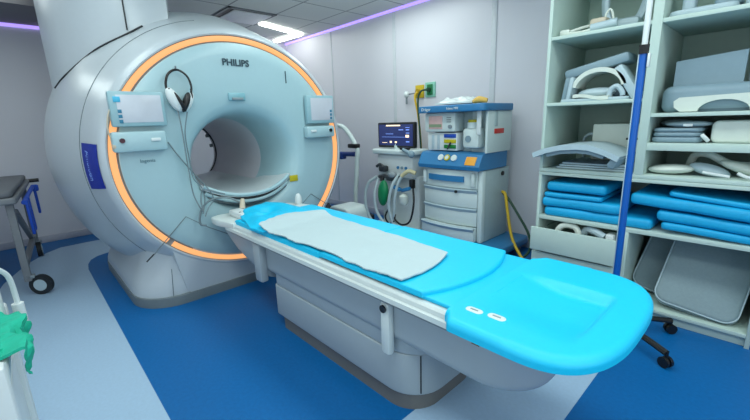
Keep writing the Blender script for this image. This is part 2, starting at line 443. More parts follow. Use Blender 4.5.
# screens on the face
def touchscreen(yc, zc, w, h, tilt, left):
    root = MB(); root.box((-2.99 + OX, yc, zc), (0.05, w, h), 0.012); fr = root.build('touchscreen', mat('screen_frame', (146, 182, 190), 0.35), sc)
    q = MB(); q.box((-2.9645 + OX, yc + 0.01, zc + 0.002), (0.004, w * 0.80, h * 0.78), 0.001); q.build('display', SCREENG, fr)
    for k in range(3):
        q = MB(); yy = yc - w * 0.34 if left else yc + w * 0.36
        q.box((-2.961 + OX, yy, zc - h * 0.06 - k * 0.032), (0.003, 0.022, 0.022), 0.001); q.build('screen_icon', mat('icon_blue', (40, 120, 150), 0.4), fr)
    if left:
        q = MB(); q.box((-2.961 + OX, yc - w * 0.36, zc + h * 0.27), (0.003, 0.04, 0.035), 0.001); q.build('screen_icon', mat('icon_cyan', (70, 180, 215), 0.4), fr)
touchscreen(0.645 - CY, 1.472, 0.325, 0.225, 0, True)
touchscreen(2.115 - CY, 1.462, 0.30, 0.25, 0, False)
for yc, zc, w, h, side in ((0.625 - CY, 1.262, 0.325, 0.135, 1), (2.10 - CY, 1.262, 0.31, 0.105, -1)):
    q = MB(); q.box((-2.99 + OX, yc, zc), (0.07, w, h), 0.018); cp = q.build('control_panel', FACE, sc)
    q = MB(); q.cyl((-2.957 + OX, yc - side * w * 0.33, zc + 0.01), (-2.945 + OX, yc - side * w * 0.33, zc + 0.01), 0.016); q.build('button', mat('button_maroon', (70, 24, 40), 0.4) if side > 0 else BLACK, cp)
    q = MB(); q.box((-2.952 + OX, yc + side * w * 0.28, zc + 0.008), (0.01, 0.06, 0.022), 0.006); q.build('switch', WHITEP, cp)
# lettering: plane faces +x ; text x axis -> +y, text y axis -> +z
MT = lambda x, y, z: Matrix(((0, 0, 1, x + OX), (1, 0, 0, y - CY), (0, 1, 0, z), (0, 0, 0, 1)))
text_mesh('lettering', 'PHILIPS', 0.068, INK, MT(-3.022, 1.375, 1.818), sc, bold=0.0015, label='dark capital lettering')
text_mesh('lettering', 'Ingenia', 0.034, mat('ink_soft', (86, 122, 134), 0.6), MT(-3.025, 0.66, 1.125), sc, label='small grey lettering')
# badge text follows the badge
bp = shell_pt(-3.185, 180.5); bn = Vector((0.45, -1, 0)).normalized()
up = Vector((0, 0, 1)); tx = -up; ty = bn.cross(tx)
Mb = Matrix(((tx.x, ty.x, bn.x, bp.x), (tx.y, ty.y, bn.y, bp.y), (tx.z, ty.z, bn.z, bp.z), (0, 0, 0, 1)))
text_mesh('lettering', 'Ambition', 0.055, INKL, Mb @ Matrix.Translation((0, 0, 0.006)), sc, label='pale lettering on the blue badge')
m = MB(); m.box((-3.022 + OX, 1.805 - CY, 0.858), (0.004, 0.085, 0.055), 0.001); m.build('warning_sticker', YELLOW, sc)
m = MB(); m.box((-3.02 + OX, 1.352 - CY, 1.565), (0.02, 0.14, 0.062), 0.009); m.build('light_port', mat('port_teal', (128, 176, 186), 0.3), sc)
m = MB(); m.box((-3.005 + OX, 1.352 - CY, 1.548), (0.015, 0.09, 0.02), 0.005); m.build('port_slot', GREYP, sc)
m = MB(); m.box((-3.024 + OX, 1.808 - CY, 1.735), (0.004, 0.008, 0.1), 0.001); m.build('face_mark', INK, sc)
# service panel seams
def fseam(pts): 
    q = MB(); q.tube([(-3.026 + OX, y - CY, z) for y, z in pts], 0.0035, seg=6, smooth=False); q.build('panel_seam', KICK, sc)
fseam([(0.60, 0.45), (0.85, 0.685), (1.0, 0.57), (1.19, 0.455)]); fseam([(1.88, 0.61), (1.98, 0.685), (2.15, 0.56)])
m = MB(); m.tube([(-3.033 + OX, 0.60 - CY, 0.45), (-3.033 + OX, 0.545 - CY, 0.405)], 0.005, smooth=False); m.build('panel_seam', DARK, sc)
m = MB(); m.tube([(-3.045 + OX, 0.70 - CY, 0.30), (-3.05 + OX, 0.685 - CY, 0.08)], 0.003, smooth=False); m.build('panel_seam', KICK, sc)
m = MB(); m.tube([(-2.985 + OX, 0.50 - CY, 1.50), (-2.975 + OX, 0.465 - CY, 1.42), (-2.975 + OX, 0.455 - CY, 1.33), (-2.975 + OX, 0.475 - CY, 1.26)], 0.005); m.ball((-2.975 + OX, 0.478 - CY, 1.235), (0.02, 0.02, 0.028)); m.build('call_bulb', BEIGE, sc)
# hook for the headset
m = MB(); m.tube([(-3.026 + OX, 0.915 - CY, 1.745), (-2.985 + OX, 0.915 - CY, 1.74), (-2.975 + OX, 0.915 - CY, 1.76)], 0.006); m.build('hook', STEEL, sc)
# tray bridge inside the bore with its curved lip
def tray(u, v):
    x = -2.985 - 1.63 * u; dy = (v * 2 - 1)
    w = 0.395 - 0.085 * smooth(u * 4)
    z = 0.800 + 0.105 * abs(dy) ** 2.2 * (1 - smooth(u * 3)) + 0.06 * smooth(u * 3) * abs(dy) ** 4
    x2 = x - 0.06 * abs(dy) ** 2 * (1 - u)
    return (x2 + OX, dy * w, z)
m = MB(); m.sheet(tray, 24, 28, 0.035); m.build('bore_tray', mat('tray_white', (196, 206, 208), 0.3), sc, angle=50)
def lip(z0, x, hw, rise=0.105):
    return [(x + OX - 0.05 * (k / 10) ** 2, hw * k / 10, z0 + rise * abs(k / 10) ** 2.2) for k in range(-10, 11)]
m = MB(); m.tube(lip(0.782, -2.992, 0.372), 0.016, seg=10, n=2); m.build('bore_lip', FACE, sc)
m = MB(); m.tube(lip(0.752, -3.0, 0.352), 0.010, seg=8, n=2); m.build('lip_gap', DARK, sc)
m = MB(); m.tube(lip(0.728, -3.006, 0.365), 0.016, seg=10, n=2); m.build('bore_lip', FACE, sc)
m = MB(); m.tube(lip(0.705, -3.020, 0.43, 0.14), 0.006, seg=8, n=2); m.build('face_groove', KICK, sc)

# ------------------------------------------------------------------ headset hanging on the scanner
hs = thing('headset', 'white headset with black band hanging on the scanner face', 'headphones', (-2.975, 0.92, 1.50))
m = MB()
m.tube([(0, -0.07, 0.06), (0, -0.085, 0.13), (0, -0.06, 0.205), (0, 0.0, 0.236), (0, 0.06, 0.20), (0, 0.082, 0.13), (0, 0.07, 0.06)], 0.009, sy=0.8); m.build('headband', BLACK, hs)
m = MB(); m.ball((0.0, -0.045, 0.035), (0.035, 0.040, 0.088), (math.radians(24), 0, 0)); m.build('ear_cup', WHITEP, hs)
m = MB(); m.ball((0.0, 0.05, 0.02), (0.03, 0.026, 0.075), (math.radians(-26), 0, 0)); m.build('ear_cup', WHITEP, hs)
m = MB(); m.ball((0.012, -0.014, 0.02), (0.034, 0.016, 0.076), (math.radians(26), 0, 0)); m.build('ear_cushion', BLACK, hs)
m = MB(); m.ball((0.008, 0.028, 0.018), (0.038, 0.024, 0.074), (math.radians(-22), 0, 0)); m.build('ear_cushion', BLACK, hs)
for s in (-1, 1):
    m = MB(); m.tube([(0.012, s * 0.072, 0.11), (0.02, s * 0.072, 0.06), (0.02, s * 0.06, 0.03)], 0.006); m.build('yoke', BLACK, hs)
m = MB()
m.tube([(0.0, -0.03, -0.04), (0.01, -0.025, -0.2), (0.02, -0.025, -0.4), (0.03, -0.02, -0.62), (0.05, 0.0, -0.72), (0.05, 0.03, -0.78), (0.03, 0.03, -0.70), (0.03, 0.06, -0.62), (0.12, 0.18, -0.66)], 0.0055, seg=6)
m.build('cord', CABLE, hs)
m = MB(); m.tube([(0.0, 0.03, -0.05), (0.0, -0.005, -0.2), (0.01, -0.005, -0.38), (0.02, 0.0, -0.52), (0.02, 0.05, -0.6), (0.02, 0.06, -0.7), (0.03, 0.03, -0.80)], 0.005, seg=6); m.build('cord', CABLE, hs)
o = MB()
o.tube([(-3.0, 0.80, 1.245), (-2.995, 0.85, 1.15), (-2.99, 0.93, 1.02), (-2.98, 1.03, 0.87), (-2.97, 1.05, 0.79), (-2.95, 1.0, 0.74), (-2.93, 0.96, 0.68)], 0.005, seg=6)
tag(o.build('cable', CABLE), 'thin grey cable hanging from the control panel down the scanner face', 'cable')
o = MB()
o.tube([(-2.90, 1.24, 0.74), (-2.93, 1.16, 0.79), (-2.96, 1.07, 0.80), (-2.97, 0.99, 0.77), (-2.97, 0.94, 0.70), (-2.97, 0.93, 0.62), (-2.965, 0.97, 0.60)], 0.008, seg=8)
tag(o.build('cable', CABLE), 'thick grey cable looping from the connector block on the table head', 'cable')

# ------------------------------------------------------------------ patient table
tb = thing('patient_table', 'white scanner patient table on a grey-white pedestal', 'table', (-1.6, CY, 0))
TX = 1.6
L = lambda x, y, z: (x + TX, y - CY, z)
def stadium(x0, x1, hw, r0, r1, n=10):
    o = []
    for cx, cy, a0, r in ((x1 - r1, hw - r1, 0, r1), (x0 + r0, hw - r0, 90, r0), (x0 + r0, -hw + r0, 180, r0), (x1 - r1, -hw + r1, 270, r1)):
        for k in range(n + 1):
            a = math.radians(a0 + 90 * k / n); o.append((cx + TX + r * cos(a), cy + r * sin(a)))
    return o
m = MB(); m.slab(stadium(-2.16, -0.975, 0.268, 0.03, 0.16), 0.0, 0.10, 0.004, rb=0); m.build('kick_plate', mat('table_kick', (108, 108, 106), 0.55), tb)
m = MB(); m.slab(stadium(-2.20, -0.945, 0.29, 0.03, 0.18), 0.095, 0.31, 0.006, rb=0.012); m.build('lower_pedestal', TABG, tb)
m = MB(); m.slab(stadium(-2.19, -0.935, 0.285, 0.03, 0.18), 0.313, 0.47, 0.004); m.build('upper_pedestal', TABG, tb)
m = MB(); m.slab(stadium(-2.3, -0.455, 0.30, 0.03, 0.20), 0.375, 0.606, 0.004, rb=0.045, n=4); m.build('table_hull', TABG, tb)
# head hull, sloping underside
def head_ring(x, zb, hw, zt=0.61):
    pts = []
    r = 0.07
    for y, z in ((-hw, zt), (-hw, zb + r), (-hw + 0.02, zb + 0.025), (-hw + r, zb), (hw - r, zb), (hw - 0.02, zb + 0.025), (hw, zb + r), (hw, zt)):
        pts.append((x + TX, y, z))
    return pts
m = MB(); m.loft([head_ring(x, z, w) for x, z, w in ((-2.82, 0.55, 0.335), (-2.80, 0.50, 0.335), (-2.68, 0.43, 0.33), (-2.5, 0.37, 0.325), (-2.34, 0.33, 0.315), (-2.26, 0.32, 0.31))]); m.build('head_hull', TABG, tb, angle=50)
# table top with stepped side rails
sec = [(-0.34, 0.595), (-0.362, 0.600), (-0.362, 0.622), (-0.352, 0.628), (-0.348, 0.645), (-0.338, 0.655), (-0.31, 0.655), (-0.30, 0.648), (0.30, 0.648), (0.31, 0.655), (0.338, 0.655), (0.348, 0.645), (0.352, 0.628), (0.362, 0.622), (0.362, 0.600), (0.34, 0.595)]
def topring(x, k=0.0): return [(x + TX, y + (k if y < 0 else -k), z) for y, z in sec]
m = MB(); m.loft([topring(-2.74), topring(-0.74)]); m.build('table_top', RAILW, tb, angle=30)
m = MB(); m.box2(L(-2.7, 1.045, 0.575), L(-0.70, 1.727, 0.597), 0.006); m.build('rail_support', mat('rail_support_grey', (120, 130, 136), 0.5), tb)  # even grey support strip under the table top
# flared head wing
wp = [(-2.70, 1.02), (-2.60, 1.03), (-2.60, 1.742), (-2.70, 1.752), (-2.86, 1.72), (-2.93, 1.66), (-2.95, 1.386), (-2.96, 1.16), (-2.965, 1.06), (-2.93, 1.0), (-2.86, 0.99), (-2.77, 1.0)]
wp = [(x + TX, y - CY) for x, y in reversed(wp)]
a2 = sum(wp[i][0] * wp[(i+1) % len(wp)][1] - wp[(i+1) % len(wp)][0] * wp[i][1] for i in range(len(wp)))
if a2 < 0: wp.reverse()
m = MB(); m.slab(wp, 0.615, 0.668, 0.012); m.build('head_wing', RAILW, tb)
# brackets and handle
m = MB(); m.box2(L(-2.34, 1.035, 0.315), L(-2.245, 1.09, 0.585), 0.014); m.build('side_bracket', TABG, tb)
m = MB(); m.box2(L(-1.127, 1.05, 0.315), L(-1.068, 1.09, 0.572), 0.016); hd = m.build('side_handle', RAILW, tb)
m = MB(); m.cyl(L(-1.097, 1.046, 0.545), L(-1.097, 1.04, 0.545), 0.018); m.build('button', BLACK, hd)
m = MB(); m.tube([L(-0.982, 1.163, 0.306), L(-0.982, 1.163, 0.112)], 0.003, smooth=False); m.build('panel_seam', DARK, tb)
m = MB(); b = bmesh.new(); vs = [b.verts.new(L(-0.66 + dx, 1.083, 0.55 + dz)) for dx, dz in ((0, 0.026), (0.016, -0.004), (-0.016, -0.004))]; b.faces.new(vs)
r = bmesh.ops.extrude_face_region(b, geom=list(b.faces)); bmesh.ops.translate(b, vec=(0, 0.006, 0), verts=[e for e in r['geom'] if isinstance(e, bmesh.types.BMVert)]); bmesh.ops.recalc_face_normals(b, faces=b.faces)
m._join(b); wt = m.build('warning_label', mat('label_brown', (120, 84, 40), 0.5), tb)
# connector block at the head
m = MB(); m.box2(L(-2.86, 1.11, 0.668), L(-2.62, 1.215, 0.715), 0.014); cb = m.build('connector_block', WHITEP, tb)
m = MB(); m.cyl(L(-2.83, 1.21, 0.70), L(-2.90, 1.25, 0.765), 0.024, 0.018); m.build('plug', BEIGE, cb)
for y_ in (1.135, 1.165):
    m = MB(); m.cyl(L(-2.70, y_, 0.714), L(-2.70, y_, 0.7175), 0.009); m.build('socket', DARK, cb)
m = MB(); m.ball(L(-2.80, 1.70, 0.70), (0.03, 0.03, 0.06)); m.build('plug', WHITEP, cb)

# ------------------------------------------------------------------ pads, sheet
def pad_surface(x0, x1, y0, y1, ztop, rim, bulge=0.0, seed=0.0, r=0.02, endcurve=0.0):
    def fn(u, v):
        x = x0 + (x1 - x0) * u; dy = 2 * v - 1
        y = y0 + (y1 - y0) * v
        x += endcurve * (1 - dy * dy) * smooth((u - .7) / .3)
        ed = min(u * (x1 - x0), (1 - u) * (x1 - x0), v * (y1 - y0), (1 - v) * (y1 - y0))
        k = max(0, 1 - ed / r); z = ztop - r * (1 - math.sqrt(max(0, 1 - k * k)))
        z += bulge * mnoise.noise(Vector((x * 4 + seed, y * 4, seed)))
        return (x, y, z)
    return fn
def nonuni(fn):   # denser sampling at the rims
    w = lambda t: 0.5 - 0.5 * cos(PI * t) if True else t
    return lambda u, v: fn(w(u), w(v))
m = MB(); m.sheet(nonuni(pad_surface(-2.62, -1.58, 1.055, 1.715, 0.688, 0, 0.002, 1.3, 0.014)), 40, 24, 0.036)
tag(m.build('table_pad', FOAM), 'flat cyan pad on the table under the white sheet, near the scanner', 'pad')
m = MB(); m.sheet(nonuni(pad_surface(-1.575, -0.885, 1.055, 1.715, 0.692, 0, 0.002, 4.1, 0.012, 0.085)), 40, 24, 0.014)
tag(m.build('table_pad', FOAM), 'flat cyan pad with curved end between white sheet and foot board', 'pad')
# moulded foot board with sunken foot area and two slots
def board_w(x):
    xs = -0.50
    if x <= xs:
        return 0.413 if x > -0.70 else 0.413 - 0.05 * smooth((-0.70 - x) / 0.05)
    t = min(1.0, (x - xs) / 0.275); return 0.413 * max(0.0, 1 - t ** 2.9) ** (1 / 2.9)
def foot_xy(u, v):
    a = u ** 0.8 if False else sin(u * PI / 2) if u > 0 else 0
    x = -0.75 + 0.5249 * (0.5 - 0.5 * cos(PI * u) if u < 0.5 else 0.5 + 0.5 * sin((u - 0.5) * PI))
    dy = -cos(PI * v); return x, CY + dy * board_w(x), dy
def foot(u, v):
    x, y, dy = foot_xy(u, v); w = max(board_w(x), 1e-4)
    ed = w * (1 - abs(dy))
    if x > -0.5:
        t = ((x + 0.5) / 0.275) ** 2.9 + (abs(y - CY) / 0.413) ** 2.9; ed = min(ed, (1 - t ** (1/2.9)) * 0.3)
    r = 0.03; k = max(0, 1 - ed / r); z = 0.676 - 0.9 * r * (1 - math.sqrt(max(0, 1 - k * k)))
    d2 = smooth((0.15 - (y - CY)) / 0.035) * smooth((0.30 + (y - CY)) / 0.22) * smooth((-0.335 - x) / 0.03) * smooth((x + 0.755) / 0.26)
    z -= 0.034 * d2
    return (x, y, z)
fb = thing('foot_board', 'bright cyan moulded foot board with sunken middle at the table end', 'pad', (0, 0, 0))
m = MB(); m.sheet(foot, 70, 60, lambda u, v: max(0.004, foot(u, v)[2] - 0.632)); m.build('cushion', FOAM, fb, angle=60)
m = MB(); m.slab([(p[0] - 0.86, p[1] + CY) for p in roundrect(0.34, 0.645, 0.02)], 0.6555, 0.673, 0.006); m.build('tongue', FOAM, fb)
for (x, y) in ((-0.672, 1.092), (-0.59, 1.102)):
    m = MB(); m.slab([(p[0] + x, p[1] + y) for p in roundrect(0.066, 0.034, 0.0165, 6)], 0.664, 0.6785, 0.003, rb=0); sl = m.build('slot', RAILW, fb, label='white oval slot')
    m = MB(); m.slab([(p[0] + x, p[1] + y) for p in roundrect(0.032, 0.008, 0.0035, 4)], 0.676, 0.6795, 0.001, rb=0); m.build('slot_opening', GREYP, sl)
# head cushion
hl = [(-2.80, 1.19), (-2.62, 1.10), (-2.45, 1.06), (-2.28, 1.01), (-2.16, 1.02), (-2.10, 1.10)]
hr = [(-2.92, 1.42), (-2.86, 1.49), (-2.72, 1.55), (-2.52, 1.56), (-2.34, 1.54), (-2.20, 1.46)]
def headc(u, v):
    a = interp(hl, u); b = interp(hr, u)
    x = a[0] * (1 - v) + b[0] * v; y = a[1] * (1 - v) + b[1] * v
    e = min(u, 1 - u) * 2.0; e2 = min(v, 1 - v) * 2.0
    z = 0.702 + 0.026 * smooth(e * 3) * smooth(e2 * 3.0) + 0.016 * mnoise.noise(Vector((x * 7, y * 7, 3))) * smooth(e2 * 3) 
    for hx, hy, hr_, dd in ((-2.60, 1.31, 0.06, 0.055), (-2.49, 1.21, 0.035, 0.04), (-2.66, 1.36, 0.04, 0.012)):
        d = math.hypot(x - hx, y - hy) / hr_
        z -= dd * math.exp(-d * d)
    x += 0.012 * mnoise.noise(Vector((u * 9, v * 3, 8))); y += 0.012 * mnoise.noise(Vector((u * 9, v * 3, 18)))
    return (x, y, z)
m = MB(); m.sheet(headc, 44, 30, lambda u, v: max(0.006, headc(u, v)[2] - 0.6915))
tag(m.build('head_cushion', FOAM), 'crumpled cyan head cushion with a hollow at the scanner end', 'cushion')
# sheet
shl = [(-2.20, 1.035), (-1.95, 1.045), (-1.66, 1.06), (-1.45, 1.068), (-1.30, 1.05), (-1.15, 1.055), (-1.0, 1.065)]
shr = [(-2.18, 1.535), (-2.05, 1.53), (-1.9, 1.52), (-1.6, 1.505), (-1.35, 1.49), (-1.18, 1.47), (-1.05, 1.45)]
def sheetf(u, v):
    a = interp(shl, u); b = interp(shr, u)
    x = a[0] * (1 - v) + b[0] * v; y = a[1] * (1 - v) + b[1] * v
    # bowed foot edge, ragged rims
    x += 0.03 * sin(PI * v) * smooth((u - 0.7) / 0.3)
    y += (0.010 * mnoise.noise(Vector((u * 14, 2, 5))) + 0.008 * mnoise.noise(Vector((u * 40, 2, 5)))) * (1 - v) ** 2
    x += (0.025 * mnoise.noise(Vector((v * 9, 7, 5))) - 0.09 * sin(PI * v)) * (1 - u) ** 3
    z = 0.707 + 0.0055 * mnoise.noise(Vector((x * 9, y * 7, 1))) + 0.002 * mnoise.noise(Vector((x * 25, y * 25, 4)))
    rise = max(0.0, headc_z(x, y) - 0.700)
    return (x, y, z + rise)
def headc_z(x, y):
    if x > -2.08: return 0.0
    t = smooth((-2.08 - x) / 0.14); return 0.700 + 0.034 * t
m = MB(); m.sheet(sheetf, 70, 36, 0.006)
tag(m.build('bed_sheet', SHEET), 'white cloth sheet spread along the cyan table pads', 'sheet')

# ------------------------------------------------------------------ storage: two stacked units
YS, YB = 2.85, 3.52
cu = thing('shelving_unit', 'tall white open shelving unit stacked on the base cabinet', 'shelves', (-0.6, YS, 0.935))
W = lambda x, y, z: (x + 0.6, y - YS, z - 0.935)
xl, xr, xd0, xd1 = -1.235, 0.035, -0.632, -0.582
for x in (xl, xr - 0.022):
    m = MB(); m.box2(W(x, YS, 0.96), W(x + 0.022, YB, 2.36), 0.002); m.build('side_panel', CABW, cu)
m = MB(); m.box2(W(xd0, YS, 0.96), W(xd1, YB, 2.36), 0.002); m.build('divider', CABW, cu)
m = MB(); m.box2(W(xl, YB, 0.935), W(xr, YB + 0.012, 2.36)); m.build('back_panel', CABB, cu)
def shelf(x0, x1, zt, th, nm='shelf'):
    q = MB(); q.box2(W(x0, YS + 0.002, zt - th), W(x1, YB, zt), 0.002); q.build(nm, CABW, cu)
shelf(xl, xr, 0.96, 0.025, 'bottom_board'); shelf(xl, xr, 2.38, 0.022, 'top_board')
shelf(xl + 0.022, xd0, 1.868, 0.022); shelf(xl + 0.022, xd0, 1.428, 0.022)
shelf(xd1, xr - 0.022, 1.868, 0.024); shelf(xd1, xr - 0.022, 1.335, 0.022); shelf(xd1, xr - 0.022, 1.158, 0.045)
cb = thing('base_cabinet', 'white base cabinet with drawers and an open cushion bay', 'cabinet', (-0.6, YS, 0))
B = lambda x, y, z: (x + 0.6, y - YS, z)
for x in (xl, xr - 0.022):
    m = MB(); m.box2(B(x, YS, 0), B(x + 0.022, YB, 0.91), 0.002); m.build('side_panel', CABW, cb)
m = MB(); m.box2(B(xl, YS, 0.91), B(xr, YB, 0.933), 0.002); m.build('top_board', CABW, cb)
m = MB(); m.box2(B(xl + 0.022, YS, 0.573), B(xr - 0.022, YB, 0.600), 0.002); m.build('shelf', CABW, cb)
m = MB(); m.box2(B(-0.645, YS, 0.085), B(-0.615, YB, 0.573), 0.002); m.build('divider', CABW, cb)
m = MB(); m.box2(B(xl + 0.022, YS, 0.062), B(xr - 0.022, YB, 0.085), 0.002); m.build('bottom_board', CABW, cb)
m = MB(); m.box2(B(xl + 0.022, YS + 0.03, 0), B(xr - 0.022, YS + 0.045, 0.06)); m.build('plinth', CABW, cb)
m = MB(); m.box2(B(xl, YB, 0), B(xr, YB + 0.012, 0.93)); m.build('back_panel', CABB, cb)
def drawer(yf, z0, z1, x0=-1.245, x1=-0.652):
    q = MB(); q.box2(B(x0, yf, z0), B(x1, yf + 0.02, z1), 0.003); d = q.build('drawer', CABW, cb)
    q = MB()
    q.box2(B(x0 + 0.04, yf + 0.02, z0 + 0.03), B(x0 + 0.052, YB - 0.05, z1 - 0.03)); q.box2(B(x1 - 0.052, yf + 0.02, z0 + 0.03), B(x1 - 0.04, YB - 0.05, z1 - 0.03))
    q.box2(B(x0 + 0.04, yf + 0.02, z0 + 0.02), B(x1 - 0.04, YB - 0.05, z0 + 0.03)); q.box2(B(x0 + 0.04, YB - 0.062, z0 + 0.03), B(x1 - 0.04, YB - 0.05, z1 - 0.03))
    q.build('drawer_box', CABW, d)
drawer(2.79, 0.335, 0.515); drawer(2.83, 0.095, 0.312)
# drawer contents
def bundle(pts, r, m_, nm, label, cat, grp=None):
    q = MB(); q.tube(pts, r, seg=10); return tag(q.build(nm, m_), label, cat, grp)
bundle([(-1.10, 2.87, 0.40), (-1.06, 2.87, 0.52), (-1.0, 2.88, 0.545), (-0.94, 2.88, 0.52), (-0.92, 2.87, 0.40)], 0.022, COILW, 'coiled_tube', 'white looped tube sticking up in the open drawer, at its far side', 'tube')
bundle([(-0.93, 2.93, 0.46), (-0.88, 2.90, 0.53), (-0.82, 2.88, 0.53), (-0.76, 2.87, 0.505)], 0.026, COILL, 'folded_strap', 'pale folded strap lying in the middle of the open drawer', 'strap')
m = MB(); m.box((-0.725, 2.90, 0.45), (0.055, 0.10, 0.17), 0.015); tag(m.build('small_box', WHITEP), 'small clear white box at the near side of the open drawer', 'box')

# blue mats
def bmat(x0, x1, y0, y1, z0, z1, seed, label, tilt=0.0, sag=0.0):
    rx = 0.5 * (z1 - z0)
    pl_ = [(p[0] + (x0 + x1) / 2, p[1] + (y0 + y1) / 2) for p in roundrect(x1 - x0, y1 - y0, 0.03, 4)]
    q = MB(); q.slab(pl_, z0, z1, rx * 0.7, n=3)
    bmesh.ops.triangulate(q.bm, faces=[f for f in q.bm.faces if len(f.verts) > 4])
    bmesh.ops.subdivide_edges(q.bm, edges=[e for e in q.bm.edges if e.calc_length() > 0.12], cuts=3, use_grid_fill=True)
    for v in q.bm.verts:
        u = (v.co.x - x0) / (x1 - x0)
        v.co.z += tilt * (u - 0.5) - sag * (u * u) 
        v.co.y += 0.022 * mnoise.noise(Vector((v.co.x * 5, seed * 3.7, 1))); v.co.z += 0.002 * mnoise.noise(Vector((v.co.x * 6, v.co.y * 6, seed * 2.3)))
    o = q.build('foam_mat', MATB, angle=50); tag(o, label, 'mat', 'blue mats in the base cabinet'); return o
bmat(-1.19, -0.50, 2.865, 3.45, 0.602, 0.668, 1, 'blue mat at the bottom of the far stack, above the drawers')
bmat(-1.205, -0.68, 2.86, 3.45, 0.672, 0.742, 2, 'thick blue mat second from bottom of the far stack')
bmat(-1.20, -0.80, 2.865, 3.45, 0.746, 0.778, 3, 'thin blue mat second from top of the far stack')
bmat(-1.185, -0.78, 2.87, 3.45, 0.792, 0.858, 4, 'blue mat on top of the far stack, under the shelving')
bmat(-0.455, 0.0, 2.86, 3.46, 0.616, 0.662, 5, 'blue mat at the bottom of the stack above the grey cushions', -0.022)
bmat(-0.485, 0.0, 2.855, 3.46, 0.666, 0.732, 6, 'blue mat second from bottom above the grey cushions', -0.026)
bmat(-0.635, 0.0, 2.85, 3.46, 0.748, 0.818, 7, 'wide blue mat whose end reaches over the far stack', -0.04)
bmat(-0.44, -0.05, 2.87, 3.46, 0.820, 0.850, 8, 'thin blue mat on top above the grey cushions', -0.034)

# grey cushions in the bay
def cushion(w, h, t, loc, rx, rz, ry, label, piping=True):
    r = thing('floor_cushion', label, 'cushion', loc, rz, 'grey cushions in the base cabinet')
    M = rot3(rx, ry, 0) @ rot3(PI / 2, 0, 0)
    q = MB(); q.slab([(p[0], p[1] + h / 2) for p in roundrect(w, h, 0.075, 8)], -t / 2, t / 2, t * 0.32, n=4, M=M); q.build('cover', PADG, r)
    if piping:
        for s in (-1, 1):
            q = MB(); q.tube([M @ Vector((p[0], p[1] + h / 2, s * t * 0.36)) for p in roundrect(w - 0.004, h - 0.004, 0.073, 6)], 0.005, seg=6, n=1, closed=True); q.build('piping', COILL, r)
    return r
cushion(0.42, 0.58, 0.07, (-0.245, 2.905, 0.108), -0.62, 0, math.radians(7), 'large grey cushion leaning in front in the base cabinet bay')
cushion(0.36, 0.46, 0.06, (-0.45, 3.10, 0.10), -0.5, 0.1, math.radians(14), 'grey cushion leaning behind the large one in the base cabinet bay')

# ------------------------------------------------------------------ shelf contents (coils)
# A cable coil with connector, top of far bay
ca = thing('coil_with_cable', 'pale scanner coil with cable and connector box, top shelf of the far bay', 'coil', (-0.93, 2.95, 1.868))
m = MB(); m.box((-0.03, 0.05, 0.055), (0.10, 0.10, 0.075), 0.015); m.build('connector_box', BEIGE, ca)
m = MB(); m.cyl((-0.06, -0.02, 0.028), (0.09, -0.01, 0.042), 0.026, seg=18); m.build('grip_tube', COILL, ca)
m = MB(); m.box((-0.225, -0.01, 0.028), (0.07, 0.05, 0.04), 0.014); m.build('plug', COILW, ca)
m = MB(); m.tube([(-0.20, -0.01, 0.03), (-0.12, 0.02, 0.05), (-0.05, 0.05, 0.06)], 0.010); m.tube([(-0.22, -0.02, 0.02), (-0.12, -0.03, 0.014), (-0.04, -0.03, 0.02)], 0.009); m.build('cable', COILW, ca)
m = MB(); m.tube([(0.0, 0.04, 0.09), (0.005, 0.05, 0.12), (0.02, 0.06, 0.14), (0.035, 0.06, 0.12), (0.05, 0.05, 0.07)], 0.007); m.build('cable', COILW, ca)
ch = thing('two_armed_coil', 'pale two-armed coil frame standing at the divider, top shelf of the far bay', 'coil', (-0.865, 3.16, 1.868))
m = MB(); m.box((0.0, 0, 0.045), (0.22, 0.16, 0.09), 0.03); m.build('base', COILL, ch)
m = MB(); m.tube([(-0.07, 0, 0.06), (-0.115, 0, 0.16), (-0.125, 0, 0.36)], 0.024, sy=1.4); m.build('arm', COILL, ch)
m = MB(); m.tube([(0.07, 0, 0.06), (0.11, 0, 0.14), (0.16, 0, 0.36)], 0.024, sy=1.4); m.build('arm', COILL, ch)
# B base with post
cbb = thing('pedestal_coil', 'pale blue flat coil base with upright post, top shelf of the near bay', 'coil', (-0.42, 3.0, 1.868))
m = MB(); m.slab(roundrect(0.30, 0.22, 0.05), 0.0, 0.035, 0.012); m.build('plate', COILL, cbb)
m = MB(); m.slab([(p[0] - 0.07, p[1]) for p in roundrect(0.06, 0.10, 0.02)], 0.03, 0.30, 0.01); m.build('post', COILL, cbb)
m = MB(); m.slab([(p[0] + 0.10, p[1] + 0.03) for p in roundrect(0.12, 0.14, 0.03)], 0.03, 0.075, 0.015); m.build('pad', COILG, cbb)
m = MB(); m.slab([(p[0] - 0.15, p[1] + 3.02) for p in roundrect(0.19, 0.24, 0.04)], 1.868, 1.915, 0.015); tag(m.build('coil_pad', COILL), 'pale flat pad beside the coil base, top shelf of the near bay', 'pad')
